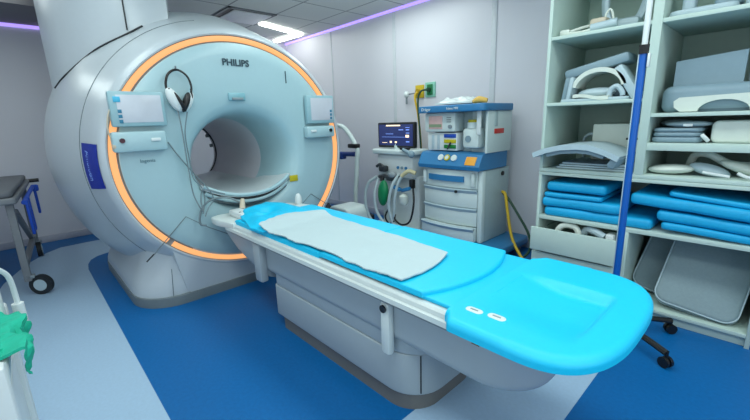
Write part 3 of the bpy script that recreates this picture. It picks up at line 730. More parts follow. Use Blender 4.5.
# C arched coil
cc = thing('arched_coil', 'grey coil with a pale arch and slanted strut, second shelf of the far bay', 'coil', (-0.93, 3.0, 1.428))
m = MB(); m.box((-0.02, 0.05, 0.228), (0.40, 0.20, 0.065), 0.02, (0, math.radians(-12), 0)); m.build('top_slab', COILG, cc)
arc = [(0.155 * cos(math.radians(t)), 0.0, 0.075 + 0.125 * sin(math.radians(t))) for t in range(170, 9, -10)]
def ribbon(pts, w, t_, M0=Vector((0, 0, 0))):
    q = MB(); R = []
    P = [Vector(p) + M0 for p in pts]
    for i, p in enumerate(P):
        d = (P[min(i+1, len(P)-1)] - P[max(i-1, 0)]).normalized(); nrm = Vector((-d.z, 0, d.x))
        R.append([p + Vector((0, -w/2, 0)) + nrm * t_/2, p + Vector((0, w/2, 0)) + nrm * t_/2, p + Vector((0, w/2, 0)) - nrm * t_/2, p + Vector((0, -w/2, 0)) - nrm * t_/2])
    q.loft(R); return q
ribbon(arc, 0.18, 0.028, Vector((0.02, 0, 0))).build('arch', COILW, cc)
m = MB(); m.box((0.185, -0.02, 0.11), (0.055, 0.14, 0.235), 0.012, (0, math.radians(-32), 0)); m.build('strut', COILL, cc)
m = MB(); m.box((-0.19, 0.0, 0.085), (0.035, 0.16, 0.17), 0.012, (0, math.radians(8), 0)); m.build('leg', COILG, cc)
m = MB(); m.box((-0.155, -0.03, 0.085), (0.03, 0.14, 0.165), 0.012, (0, math.radians(8), 0)); m.build('leg', COILL, cc)
m = MB(); m.slab(roundrect(0.42, 0.24, 0.03), 0.0, 0.02, 0.005); m.build('base_plate', COILL, cc)
m = MB(); m.ball((0.0, 0.0, 0.055), (0.13, 0.07, 0.035)); m.build('inner_pad', COILL, cc)
m = MB(); m.box((0.12, 0.02, 0.06), (0.10, 0.1, 0.08), 0.03); m.build('inner_pad', COILD, cc)
m = MB(); m.tube([(0.09, -0.08, 0.025), (0.10, -0.08, 0.07), (0.135, -0.08, 0.085), (0.165, -0.08, 0.05), (0.17, -0.08, 0.025)], 0.016); m.build('loop', COILL, cc)
m = MB(); m.sheet(lambda u, v: (-1.05 + 0.22 * u, 2.875 + 0.12 * v, 1.475 - 0.018 * u + 0.006 * sin(6 * u + 3 * v)), 14, 8, 0.022); tag(m.build('folded_cloth', COILW), 'folded white cloth in front of the arched coil', 'cloth')
# D curved wing, box, thin boards
wing = [(-1.25, 2.74, 1.062), (-1.16, 2.745, 1.098), (-1.06, 2.75, 1.122), (-0.96, 2.75, 1.130), (-0.88, 2.75, 1.126), (-0.79, 2.75, 1.100), (-0.70, 2.75, 1.058)]
wc = thing('flexible_coil', 'pale blue curved coil jutting out of the third shelf of the far bay', 'coil', (-0.97, 2.92, 0.98))
ribbon([(p[0] + 0.97, 0.02, p[2] - 0.98) for p in wing], 0.38, 0.036).build('curved_shell', COILL, wc)
ribbon([(p[0] + 0.97, 0.03, p[2] - 0.98 - 0.03) for p in wing[1:-1]], 0.36, 0.03).build('lining', COILG, wc)
m = MB(); m.tube([(-0.26, -0.15, 0.075), (-0.28, -0.18, 0.06)], 0.01); 
m = MB(); m.box((0.235, 0.02, 0.052), (0.05, 0.34, 0.075), 0.012, (0, math.radians(28), 0)); m.build('end_cap', COILG, wc)
for k, (z0, x0) in enumerate(((0.962, -1.14), (0.978, -1.12), (0.994, -1.10))):
    m = MB(); m.slab([(p[0] + (x0 - 0.66) / 2, p[1] + 3.12) for p in roundrect(-0.66 - x0, 0.44, 0.02)], z0, z0 + 0.013, 0.003); tag(m.build('thin_board', COILL), ('thin pale board at the bottom under the curved coil', 'thin pale board in the middle of three under the curved coil', 'thin pale board uppermost under the curved coil')[k], 'board', 'thin boards on the third shelf')
wb = thing('white_case', 'white case with a dark slot standing behind the curved coil', 'case', (-0.82, 3.26, 1.01))
m = MB(); m.box((0, 0, 0.13), (0.33, 0.24, 0.26), 0.01); m.build('shell', COILW, wb)
m = MB(); m.box((0.11, -0.12, 0.155), (0.11, 0.01, 0.014), 0.002); m.build('slot', BLACK, wb)
bundle([(-1.08, 3.3, 1.008), (-1.09, 3.3, 1.10), (-1.08, 3.28, 1.16), (-1.04, 3.26, 1.19), (-1.0, 3.25, 1.19)], 0.012, COILL, 'curled_hose', 'pale hose curling up beside the white case', 'hose')
# E body coil
ce = thing('body_coil', 'large grey body coil with a white arched front plate, near bay', 'coil', (-0.28, 3.0, 1.335))
bl = [(p[0] + 0.02, p[1] + 0.07) for p in roundrect(0.60, 0.30, 0.08, 8)]
m = MB(); m.slab(bl, 0.0, 0.155, 0.045, n=5); m.build('shell', COILG, ce)
# arched front plate in xz plane
def plate(outline, y0, th, nm, m_, par):
    b = bmesh.new(); fr = [b.verts.new((x, y0, z)) for x, z in outline]; bk = [b.verts.new((x, y0 + th, z)) for x, z in outline]
    b.faces.new(fr); b.faces.new(list(reversed(bk))); n = len(outline)
    for i in range(n): b.faces.new((fr[i], fr[(i+1) % n], bk[(i+1) % n], bk[i]))
    bmesh.ops.recalc_face_normals(b, faces=b.faces); bmesh.ops.triangulate(b, faces=[f for f in b.faces if len(f.verts) > 4])
    q = MB(); q._join(b); return q.build(nm, m_, par)
ol = [(-0.17, 0.004), (-0.20, 0.03), (-0.205, 0.065), (-0.18, 0.085), (0.24, 0.098), (0.27, 0.08), (0.27, 0.004), (0.13, 0.004)] + [(0.02 + 0.11 * cos(math.radians(t)), 0.004 + 0.062 * sin(math.radians(t))) for t in range(0, 181, 15)]
plate(ol, -0.105, 0.035, 'front_plate', COILW, ce)
m = MB(); m.box((0.02, -0.045, 0.035), (0.22, 0.05, 0.07), 0.004); m.build('arch_recess', COILD, ce)
up_ = thing('upright_panel', 'grey upright panel standing on top of the large body coil', 'panel', (-0.37, 3.05, 1.488))
plate([(-0.15, 0.0), (0.165, 0.0), (0.165, 0.178), (-0.15, 0.148)], -0.02, 0.035, 'face_panel', COILG, up_)
m = MB(); m.box((0.0, 0.06, 0.06), (0.26, 0.09, 0.12), 0.01); m.build('support', COILD, up_)
m = MB(); m.box((-0.11, 3.14, 1.56), (0.16, 0.16, 0.14), 0.02); tag(m.build('small_case', COILL), 'pale small case beside the upright grey panel', 'case')
# F grey pads and white case
for k, (z0, z1, x0, x1) in enumerate(((1.160, 1.192, -0.575, -0.33), (1.194, 1.220, -0.57, -0.335), (1.222, 1.246, -0.57, -0.33))):
    m = MB(); m.slab([(p[0] + (x0 + x1) / 2, p[1] + 3.03) for p in roundrect(x1 - x0, 0.28, 0.05)], z0, z1, 0.011); tag(m.build('flat_pad', COILG), ('grey flat pad at the bottom of the pad stack beside the white rounded case', 'grey flat pad in the middle of the stack beside the white rounded case', 'grey flat pad under the two discs beside the white rounded case')[k], 'pad', 'grey flat pads')
m = MB(); m.ball((-0.41, 2.98, 1.266), (0.115, 0.09, 0.019)); dp = m.build('disc_pad', COILL); tag(dp, 'pale grey disc with a small white tag on the pad stack', 'pad')
m = MB(); m.box((-0.40, 2.892, 1.262), (0.045, 0.01, 0.016), 0.002); m.build('tag', WHITEP, dp)
m = MB(); m.ball((-0.49, 3.14, 1.270), (0.09, 0.06, 0.022)); tag(m.build('disc_pad', COILL), 'pale grey disc behind the tagged disc on the pad stack', 'pad')
m = MB(); m.slab([(p[0] - 0.145, p[1] + 1.222) for p in roundrect(0.30, 0.125, 0.03, 6)], 0, 0.25, 0.015, M=Matrix.Translation((0, 3.17, 0)) @ rot3(PI / 2, 0, 0)); tag(m.build('rounded_case', COILW), 'white rounded case beside the stack of grey pads', 'case')
m = MB(); m.tube([(-0.33, 2.90, 1.205), (-0.315, 2.89, 1.19), (-0.30, 2.90, 1.172)], 0.011); tag(m.build('cord_end', WHITEP), 'white cord end between the pad stack and the white case', 'cord')
# G paddles and straps
gz = 0.962
m = MB(); m.ball((-0.46, 2.96, gz + 0.032), (0.12, 0.07, 0.03), (0, math.radians(-4), 0)); tag(m.build('paddle_coil', COILW), 'cream paddle-shaped coil lying nearest the divider, lowest shelf', 'coil')
bundle([(-0.40, 3.15, gz + 0.025), (-0.37, 3.1, gz + 0.11), (-0.30, 3.06, gz + 0.12), (-0.20, 3.04, gz + 0.07), (-0.08, 3.05, gz + 0.06)], 0.022, COILW, 'curved_strap', 'cream strap arching over the paddles on the lowest shelf', 'strap')
m = MB(); m.ball((-0.28, 2.98, gz + 0.035), (0.10, 0.06, 0.034), (0, math.radians(15), 0)); tag(m.build('paddle_coil', COILL), 'pale paddle coil in the middle of the lowest shelf', 'coil')
m = MB(); m.ball((-0.13, 3.0, gz + 0.05), (0.12, 0.06, 0.03), (0, math.radians(18), 0)); tag(m.build('paddle_coil', COILW), 'cream paddle coil tilted at the outer end of the lowest shelf', 'coil')
bundle([(-0.30, 2.90, gz + 0.03), (-0.24, 2.885, gz + 0.022), (-0.18, 2.88, gz + 0.014)], 0.008, WHITEP, 'white_strap', 'thin white strap in front of the middle paddle coil', 'strap')
bundle([(-0.15, 2.89, gz + 0.035), (-0.11, 2.88, gz + 0.018), (-0.06, 2.875, gz + 0.014)], 0.009, WHITEP, 'white_strap', 'thin white strap in front of the outer tilted paddle coil', 'strap')

# ------------------------------------------------------------------ infusion pole on five-star base
iv = thing('infusion_stand', 'blue and white pole with black collar on a black castor base', 'stand', (-0.58, 2.52, 0))
m = MB(); m.cyl((0, 0, 0.10), (0, 0, 1.655), 0.018, seg=20); m.build('lower_pole', POLEB, iv)
m = MB(); m.box((-0.0185, -0.006, 0.9), (0.006, 0.012, 1.5), 0.002); m.build('edge_strip', COILL, iv)
m = MB(); m.cyl((0, 0, 1.645), (0, 0, 1.69), 0.026, seg=6); m.build('collar', BLACK, iv)
m = MB(); m.cyl((0, 0, 1.69), (0, 0, 2.3), 0.014); m.build('upper_pole', WHITEP, iv)
m = MB(); m.tube([(0, 0, 2.29), (0.06, 0.0, 2.31), (0.09, 0, 2.34)], 0.006); m.tube([(0, 0, 2.29), (-0.06, 0.0, 2.31), (-0.09, 0, 2.34)], 0.006); m.build('hook', STEEL, iv)
m = MB(); m.box((0.03, -0.012, 1.61), (0.012, 0.02, 0.07), 0.003); m.build('tag', WHITEP, iv)
m = MB(); m.lathe([(0.06, 0.07), (0.06, 0.11), (0.035, 0.15), (0.024, 0.18)]); m.build('hub', BLACK, iv)
for k in range(5):
    a = math.radians(-29 + 72 * k); d = Vector((cos(a), sin(a), 0)); p = d * 0.36
    m = MB(); m.tube([d * 0.03 + Vector((0, 0, 0.10)), d * 0.2 + Vector((0, 0, 0.10)), p + Vector((0, 0, 0.082))], 0.018, sy=0.8); lg = m.build('leg', BLACK, iv)
    m = MB(); tdir = Vector((-d.y, d.x, 0)); c0 = p + Vector((0, 0, 0.031))
    m.cyl(c0 - tdir * 0.022, c0 - tdir * 0.006, 0.03); m.cyl(c0 + tdir * 0.006, c0 + tdir * 0.022, 0.03); m.cyl(p + Vector((0, 0, 0.03)), p + Vector((0, 0, 0.09)), 0.009); m.build('castor', BLACK, lg)

# ------------------------------------------------------------------ anaesthesia machine
an = thing('anaesthesia_machine', 'white and blue anaesthesia machine with drawers on a blue wheeled base', 'medical machine', (-2.2, 3.1, 0))
# local: x = world+2.2, y = world-3.1
m = MB(); m.slab([(p[0] + 0.06, p[1] + 0.24) for p in roundrect(1.0, 0.66, 0.06)], 0.075, 0.155, 0.02); bs = m.build('wheel_base', MACHB, an)
for x, y in ((-0.36, 0.0), (0.47, 0.0), (-0.36, 0.5), (0.47, 0.5)):
    m = MB(); m.cyl((x - 0.02, y, 0.045), (x + 0.02, y, 0.045), 0.045, seg=20); m.box((x, y, 0.08), (0.03, 0.05, 0.05), 0.01); m.build('castor', GREYP, bs)
m = MB(); m.box2((-0.345, 0.02, 0.155), (0.335, 0.50, 0.86), 0.012); m.build('cabinet', MACHS, an)
m = MB(); m.box2((0.285, -0.005, 0.155), (0.342, 0.06, 0.86), 0.02); m.build('corner_post', MACHW, an)
m = MB(); m.cyl((0.335, 0.36, 0.80), (0.348, 0.36, 0.80), 0.022); m.build('cap', BLACK, an)
def bowed(x0, x1, z0, z1, y0, bow, nm, m_, th=0.05, par=None):
    n = 12; pts = [(x0 + (x1 - x0) * i / n, y0 - bow * (1 - (2 * i / n - 1) ** 2)) for i in range(n + 1)] + [(x1, y0 + th), (x0, y0 + th)]
    q = MB(); q.slab(pts, z0, z1, 0.006, n=2); return q.build(nm, m_, par or an)
zs = [(0.165, 0.305, 0.05), (0.312, 0.488, 0.0), (0.495, 0.672, 0.0)]
for z0, z1, pull in zs:
    d = bowed(-0.35, 0.285, z0, z1, 0.0 - pull, 0.05, 'drawer', MACHW)
    q = MB(); n = 12
    R = []
    for i in range(n + 1):
        x = -0.35 + 0.635 * i / n; y = -pull - 0.05 * (1 - (2 * i / n - 1) ** 2)
        R.append([(x, y - 0.022, z1 - 0.006), (x, y, z1 + 0.003), (x, y + 0.02, z1 + 0.003), (x, y - 0.002, z1 - 0.035)])
    q.loft(R); q.build('pull_lip', COILL, d)
m = MB(); m.cyl((0.09, -0.06, 0.65), (0.09, -0.075, 0.65), 0.014); m.build('lock', DARK, an)
tp = bowed(-0.35, 0.285, 0.68, 0.855, 0.0, 0.05, 'breathing_panel', MACHW)
q = MB(); n = 10; R = []
for i in range(n + 1):
    x = -0.26 + 0.42 * i / n; y = -0.05 * (1 - ((2 * (x + 0.35) / 0.635) - 1) ** 2)
    R.append([(x, y - 0.022, 0.745), (x, y - 0.022, 0.80), (x, y + 0.005, 0.80), (x, y + 0.005, 0.745)])
q.loft(R); q.build('blue_handle', MACHB, tp)
for x in (-0.32, 0.255):
    m = MB(); m.box((x, -0.03, 0.77), (0.035, 0.03, 0.13), 0.01); m.build('bracket', MACHW, tp)
# sloping console
def prism_x(prof, x0, x1, nm, m_, par):
    q = MB(); q.loft([[(x0, y, z) for y, z in prof], [(x1, y, z) for y, z in prof]]); return q.build(nm, m_, par, angle=30)
cs = prism_x([(-0.075, 0.865), (-0.085, 0.90), (-0.02, 1.01), (0.02, 1.02), (0.42, 1.02), (0.42, 0.865)], -0.37, 0.345, 'console', MACHB, an)
def on_slope(x, t):  # point on console front slope
    return (x, -0.085 + 0.065 * t, 0.90 + 0.11 * t)
for x, mm in ((-0.105, WHITEP), (-0.03, YELLOW), (0.05, WHITEP)):
    p = Vector(on_slope(x, 0.62)); nrm = Vector((0, -0.11, 0.065)).normalized()
    m = MB(); m.cyl(p - nrm * 0.004, p + nrm * 0.012, 0.032, seg=20); g = m.build('gauge', mm, cs)
    m = MB(); m.cyl(p + nrm * 0.012, p + nrm * 0.014, 0.020, seg=16); m.build('dial', MACHW, g)
p = Vector(on_slope(0.24, 0.45)); nrm = Vector((0, -0.11, 0.065)).normalized()
m = MB(); m.box(p + nrm * 0.002, (0.11, 0.085, 0.006), 0.001, (math.radians(59), 0, 0)); m.build('sticker', ORANGE, cs)
# upper column
m = MB(); m.box2((-0.34, 0.16, 1.02), (0.345, 0.44, 1.40), 0.01); m.build('upper_column', MACHS, an)
m = MB(); m.box2((0.12, 0.145, 1.02), (0.345, 0.17, 1.40)); m.build('recess_panel', MACHW, an)
mo = MB().box2((-0.35, 0.0, 1.215), (0.02, 0.16, 1.40), 0.018).build('monitor', MACHW, an)
m = MB(); m.box((-0.21, -0.002, 1.305), (0.165, 0.008, 0.125), 0.002); dsp = m.build('display', mat('display_pink', (176, 150, 150), 0.3, emit=(186, 158, 150), estr=0.25, var=0.25, scale=9), mo)
m = MB(); m.box((-0.21, -0.007, 1.275), (0.155, 0.003, 0.03)); m.build('display_band', mat('display_green', (130, 150, 120), 0.3), dsp)
m = MB(); m.cyl((-0.03, -0.0, 1.265), (-0.03, -0.02, 1.265), 0.018); m.build('knob', GREYP, mo)
for k in range(3):
    m = MB(); m.box((-0.05, -0.002, 1.35 - k * 0.02), (0.05, 0.006, 0.008)); m.build('key', GREYP, mo)
fl = MB().box2((-0.34, 0.04, 1.03), (0.02, 0.16, 1.205), 0.01).build('flow_panel', WHITEP, an)
for k, c in enumerate((mat('flow_blue', (20, 70, 170), 0.4), YELLOW, mat('flow_green', (20, 120, 50), 0.4))):
    m = MB(); m.box((-0.06, 0.035, 1.175 - k * 0.052), (0.14, 0.012, 0.036), 0.004); m.build('flow_block', c, fl)
m = MB(); m.cyl((-0.05, 0.03, 1.11), (-0.05, -0.02, 1.05), 0.009); m.build('flow_knob', DARK, fl)
for k in range(2):
    m = MB(); m.box((-0.27 + 0.07 * k, 0.036, 1.115), (0.03, 0.008, 0.14), 0.003); m.build('flow_tube', COILL, fl)
vp = MB().box2((0.09, 0.02, 1.06), (0.27, 0.145, 1.25), 0.03).build('vaporizer', MACHW, an)
m = MB(); m.cyl((0.18, 0.08, 1.245), (0.18, 0.08, 1.30), 0.062, seg=20); m.build('dial', MACHW, vp)
m = MB(); m.cyl((0.18, 0.08, 1.30), (0.18, 0.08, 1.325), 0.055, seg=20); m.build('dial_cap', YELLOW, vp)
m = MB(); m.cyl((0.16, 0.022, 1.15), (0.16, 0.008, 1.15), 0.03, seg=18); m.build('fill_port', COILG, vp)
m = MB(); m.box((0.285, -0.005, 1.31), (0.042, 0.02, 0.24), 0.005); m.build('hanging_label', WHITEP, an)
sd = MB().box2((0.335, 0.02, 1.02), (0.36, 0.46, 1.40), 0.006).build('side_panel', MACHW, an)
m = MB(); m.box((0.362, 0.22, 1.215), (0.006, 0.17, 0.045), 0.002); m.build('label', RED, sd)
m = MB(); m.box((0.362, 0.16, 1.33), (0.008, 0.05, 0.14), 0.004); m.build('rail', MACHS, sd)
m = MB(); m.slab([(p[0], p[1] + 0.19) for p in roundrect(0.76, 0.56, 0.05)], 1.40, 1.465, 0.01); tpb = m.build('top_shelf', MACHB, an)
text_mesh('lettering', 'Dräger', 0.04, WHITEP, Matrix(((1, 0, 0, -0.26), (0, 0, -1, -0.0915), (0, 1, 0, 1.432), (0, 0, 0, 1))), tpb, label='small white lettering')
text_mesh('lettering', 'Fabius MRI', 0.03, WHITEP, Matrix(((1, 0, 0, 0.05), (0, 0, -1, -0.0915), (0, 1, 0, 1.432), (0, 0, 0, 1))), tpb, label='small white lettering')
# items on the top
m = MB(); m.sheet(lambda u, v: (-2.42 + 0.42 * u, 3.10 + 0.2 * v, 1.484 + 0.075 * sin(PI * v) * (0.55 + 0.45 * mnoise.noise(Vector((u * 6, v * 5, 2)))) * smooth(6 * min(u, 1 - u)) + 0.006), 36, 16, 0.014)
tag(m.build('plastic_bag', mat('clear_film', (214, 224, 222), 0.25)), 'crumpled clear plastic package on top of the anaesthesia machine', 'bag')
m = MB(); m.tube([(-1.99, 3.12, 1.485), (-1.93, 3.11, 1.50), (-1.86, 3.13, 1.488)], lambda t: 0.030 - 0.01 * abs(2 * t - 1), seg=12); tag(m.build('yellow_mask', mat('soft_yellow', (220, 180, 90), 0.6)), 'soft yellow tube end on top of the anaesthesia machine', 'mask')

# ------------------------------------------------------------------ gas outlets
go = thing('gas_outlet', 'yellow wall gas outlet plate with hose plugged in', 'gas outlet', (-3.13, YF, 1.67))
m = MB(); m.box((0, -0.008, 0), (0.13, 0.016, 0.15), 0.004); m.build('plate', mat('plate_yellow', (196, 170, 30), 0.5), go)
m = MB(); m.cyl((0, -0.016, 0), (0, -0.06, 0), 0.03); m.build('socket', mat('socket_yellow', (170, 140, 20), 0.5), go)
gg = thing('gas_outlet', 'green wall gas outlet plate beside the yellow one', 'gas outlet', (-2.965, YF, 1.68))
m = MB(); m.box((0, -0.008, 0), (0.15, 0.016, 0.17), 0.004); m.build('plate', mat('plate_mint', (130, 190, 170), 0.5), gg)
m = MB(); m.box((0, -0.02, 0), (0.08, 0.012, 0.12), 0.004); m.build('panel', mat('plate_green', (10, 110, 60), 0.5), gg)
m = MB(); m.cyl((0, -0.016, 0), (0, -0.06, 0), 0.024); m.build('socket', HOSEG, gg)
fm = thing('flowmeter', 'clear flowmeter tube hanging left of the gas outlets', 'flowmeter', (-3.30, YF - 0.06, 1.56))
m = MB(); m.cyl((0, 0, -0.03), (0, 0, 0.05), 0.012); m.build('tube', GREYP, fm)
m = MB(); m.ball((0, 0, 0.085), (0.035, 0.035, 0.04)); m.build('cap', WHITEP, fm)
m = MB(); m.cyl((0.0, 0, 0.085), (0.14, 0.03, 0.095), 0.008); m.build('stem', STEEL, fm)
bundle([(-3.13, 3.66, 1.66), (-3.13, 3.62, 1.60), (-3.09, 3.63, 1.4), (-3.06, 3.64, 1.1), (-3.05, 3.66, 0.7), (-3.0, 3.64, 0.25), (-2.85, 3.60, 0.16)], 0.013, HOSEY, 'gas_hose', 'yellow gas hose hanging from the yellow wall outlet', 'hose')
bundle([(-2.965, 3.66, 1.68), (-3.02, 3.60, 1.66), (-3.065, 3.60, 1.55), (-3.055, 3.61, 1.3), (-3.03, 3.61, 1.0), (-3.02, 3.62, 0.6), (-2.96, 3.60, 0.25), (-2.83, 3.56, 0.17)], 0.011, HOSEG, 'gas_hose', 'dark green gas hose hanging from the green wall outlet', 'hose')
bundle([(-1.845, 3.44, 0.62), (-1.80, 3.42, 0.60), (-1.76, 3.40, 0.45), (-1.68, 3.36, 0.20), (-1.55, 3.30, 0.05), (-1.42, 3.2, 0.016), (-1.36, 3.05, 0.016)], 0.014, HOSEY, 'machine_hose', 'yellow hose trailing from the machine side to the floor', 'hose')
bundle([(-1.845, 3.46, 0.60), (-1.78, 3.44, 0.56), (-1.66, 3.42, 0.42), (-1.53, 3.40, 0.24), (-1.50, 3.36, 0.10), (-1.56, 3.28, 0.02), (-1.62, 3.18, 0.014), (-1.50, 3.05, 0.014)], 0.012, HOSEG, 'machine_hose', 'dark green hose trailing from the machine side to the floor', 'hose')

# ------------------------------------------------------------------ patient monitor cart
pm = thing('monitor_cart', 'white ventilator cart with a dark flat screen and hoses', 'monitor cart', (-3.04, 3.2, 0))
m = MB(); m.box((0.0, 0.0, 1.175), (0.575, 0.05, 0.285), 0.014); sc2 = m.build('monitor', BLACK, pm)
m = MB(); m.box((0.0, -0.026, 1.177), (0.525, 0.006, 0.235), 0.002); ds = m.build('display', SCREENN, sc2)
GLOW = mat('trace_glow', (255, 226, 190), 0.5, emit=(255, 226, 190), estr=1.0, var=0)
GLOB = mat('trace_blue', (120, 150, 230), 0.5, emit=(120, 150, 230), estr=0.7, var=0)
for (x, z, w, h, g) in ((-0.03, 1.283, 0.22, 0.014, GLOW), (0.185, 1.165, 0.05, 0.028, GLOW), (0.09, 1.235, 0.07, 0.01, GLOB), (0.19, 1.235, 0.05, 0.012, GLOB), (-0.09, 1.19, 0.12, 0.006, GLOB), (0.0, 1.155, 0.42, 0.004, GLOB), (-0.07, 1.10, 0.03, 0.022, GLOW), (0.01, 1.098, 0.03, 0.018, GLOW), (-0.17, 1.09, 0.08, 0.005, GLOW), (0.19, 1.105, 0.05, 0.012, GLOB), (0.19, 1.26, 0.06, 0.006, GLOB), (0.19, 1.20, 0.05, 0.008, GLOB)):
    m = MB(); m.box((x, -0.030, z), (w, 0.003, h)); m.build('screen_trace', g, ds)
m = MB(); m.slab([(p[0] + 0.02, p[1] + 0.02) for p in roundrect(0.66, 0.30, 0.05)], 0.965, 1.02, 0.015); m.build('tray', MACHW, pm)
m = MB(); m.cyl((0.0, 0.02, 1.015), (0.0, 0.02, 1.08), 0.05); m.build('neck', MACHW, pm)
m = MB(); m.box2((-0.26, -0.08, 0.70), (0.30, 0.26, 0.965), 0.03); m.build('control_head', WHITEP, pm)
m = MB(); m.box2((-0.27, 0.0, 0.11), (0.33, 0.28, 0.72), 0.03); m.build('column', WHITEP, pm)
bsp = MB().slab([(p[0] + 0.02, p[1] + 0.05) for p in roundrect(0.72, 0.56, 0.08)], 0.06, 0.12, 0.02).build('base', MACHW, pm)
for x, y in ((-0.27, -0.15), (0.31, -0.15), (-0.27, 0.25), (0.31, 0.25)):
    m = MB(); m.cyl((x - 0.015, y, 0.035), (x + 0.015, y, 0.035), 0.035); m.build('castor', GREYP, bsp)
m = MB(); m.cyl((0.24, -0.16, 1.03), (0.34, -0.17, 1.0), 0.020); m.ball((0.36, -0.165, 0.985), (0.04, 0.035, 0.04)); m.build('rotary_grip', COILG, pm)
m = MB(); m.box((0.25, -0.14, 1.04), (0.12, 0.05, 0.03), 0.01); m.build('grip_rest', BLACK, pm)
for k, x in enumerate((0.09, 0.15, 0.21)):
    m = MB(); m.cyl((x, -0.08, 0.82), (x, -0.095, 0.82), 0.016); m.build('connector', COILG if k % 2 else MACHB, pm)
m = MB(); m.box((-0.10, -0.13, 0.80), (0.10, 0.08, 0.07), 0.02); m.tube([(-0.22, -0.12, 0.82), (-0.14, -0.14, 0.845), (-0.06, -0.14, 0.80)], 0.018); m.tube([(-0.18, -0.12, 0.70), (-0.05, -0.16, 0.72), (0.08, -0.16, 0.70), (0.16, -0.14, 0.74)], 0.022); m.box((0.02, -0.14, 0.70), (0.1, 0.07, 0.06), 0.02); m.build('valve_block', mat('valve_dark', (44, 50, 54), 0.45), pm)
m = MB(); m.ball((0.06, -0.15, 0.74), (0.06, 0.04, 0.04)); m.build('absorber_cap', GREYP, pm)
bg = MB().ball((-0.075, -0.17, 0.52), (0.075, 0.05, 0.155), (0, math.radians(6), 0)).build('breathing_bag', GREENB, pm)
m = MB(); m.cyl((-0.09, -0.17, 0.66), (-0.09, -0.16, 0.72), 0.025); m.build('bag_neck', BLACK, bg)
H_ = [([(-0.20, -0.14, 0.70), (-0.33, -0.18, 0.60), (-0.36, -0.20, 0.40), (-0.32, -0.18, 0.20), (-0.2, -0.16, 0.10)], 0.018, HOSEW),
      ([(-0.16, -0.16, 0.68), (-0.17, -0.22, 0.5), (-0.14, -0.22, 0.3), (-0.02, -0.2, 0.16), (0.08, -0.18, 0.14)], 0.017, HOSEW),
      ([(0.16, -0.14, 0.76), (0.10, -0.2, 0.62), (0.06, -0.22, 0.4), (0.10, -0.2, 0.2), (0.16, -0.18, 0.14)], 0.018, HOSEW),
      ([(0.30, -0.12, 0.82), (0.20, -0.18, 0.70), (0.14, -0.2, 0.5), (0.12, -0.2, 0.3), (0.04, -0.18, 0.15)], 0.016, HOSEW),
      ([(0.38, -0.12, 0.78), (0.30, -0.15, 0.80), (0.22, -0.17, 0.74)], 0.022, mat('hose_cream', (200, 192, 150), 0.5)),
      ([(0.36, -0.14, 0.62), (0.40, -0.18, 0.45), (0.36, -0.20, 0.26), (0.24, -0.2, 0.20), (0.14, -0.2, 0.24), (0.12, -0.18, 0.3)], 0.011, BLACK),
      ([(0.02, -0.18, 0.36), (-0.02, -0.2, 0.25), (0.04, -0.2, 0.18), (0.12, -0.2, 0.22)], 0.010, BLACK),
      ([(0.04, -0.16, 0.66), (0.06, -0.18, 0.5), (0.0, -0.18, 0.42)], 0.010, GREYP)]
for pts, r, mm in H_:
    m = MB(); m.tube(pts, r, seg=8); m.build('hose', mm, pm)
m = MB(); m.box((0.15, -0.17, 0.60), (0.11, 0.05, 0.04), 0.012, (0, 0.3, 0)); m.box((0.28, -0.17, 0.60), (0.12, 0.05, 0.04), 0.012, (0, -0.3, 0)); m.build('clip', MACHB, pm)
m = MB(); m.box((0.33, -0.12, 0.66), (0.05, 0.06, 0.10), 0.012); m.build('flow_sensor', BLACK, pm)
m = MB(); m.lathe([(0.03, 0.0), (0.05, 0.03), (0.05, 0.10), (0.02, 0.13)], Matrix.Translation((0.24, -0.16, 0.42))); m.build('water_trap', COILW, pm)

# ------------------------------------------------------------------ bent stand behind the scanner's right side
bsn = thing('bent_stand', 'white bent tubular stand with black clamp beside the scanner', 'stand', (-3.86, 3.2, 0))
m = MB(); m.tube([(-0.42, 0, 1.285), (-0.27, 0, 1.292), (-0.15, 0, 1.27), (-0.03, 0, 1.18), (0.07, 0, 1.06), (0.115, 0, 0.98), (0.10, 0, 0.85), (0.07, 0, 0.6), (0.04, 0, 0.40), (0.03, 0, 0.12)], 0.030, seg=12); m.build('tube', MACHW, bsn)
m = MB(); m.box((0.06, -0.01, 1.035), (0.16, 0.09, 0.055), 0.015); m.build('clamp', BLACK, bsn)
m = MB(); m.cyl((-0.30, 0.0, 0.915), (0.09, 0.0, 0.93), 0.032); m.box((-0.22, 0, 0.90), (0.12, 0.09, 0.10), 0.02); m.build('blue_bar', mat('bar_blue', (20, 52, 120), 0.4), bsn)
m = MB(); m.slab(roundrect(0.5, 0.36, 0.08), 0.04, 0.12, 0.02); m.build('foot', DARK, bsn)
for x, y in ((-0.2, -0.13), (0.2, -0.13), (-0.2, 0.13), (0.2, 0.13)):
    m = MB(); m.cyl((x - 0.012, y, 0.025), (x + 0.012, y, 0.025), 0.025); m.build('castor', BLACK, bsn)
un = thing('white_unit', 'pale rounded floor unit between the bent stand and ventilator cart', 'medical unit', (-3.58, 2.88, 0))
m = MB(); m.slab([(p[0], p[1] + 0.17) for p in roundrect(0.40, 0.34, 0.09, 8)], 0, 0.34, 0.03, n=4, M=Matrix.Translation((0, 0.17, 0)) @ rot3(PI / 2, 0, 0)); m.build('housing', MACHW, un)
m = MB(); m.tube([(0.0, -0.185, 0.12), (0.05, -0.19, 0.18), (0.11, -0.185, 0.17), (0.13, -0.185, 0.1)], 0.012); m.build('outlet', GREYP, un)
m = MB(); m.ball((-4.05, 2.80, 0.175), (0.22, 0.13, 0.175)); tag(m.build('duffel_bag', mat('bag_navy', (18, 28, 44), 0.7)), 'dark navy bag on the floor behind the scanner ring', 'bag')

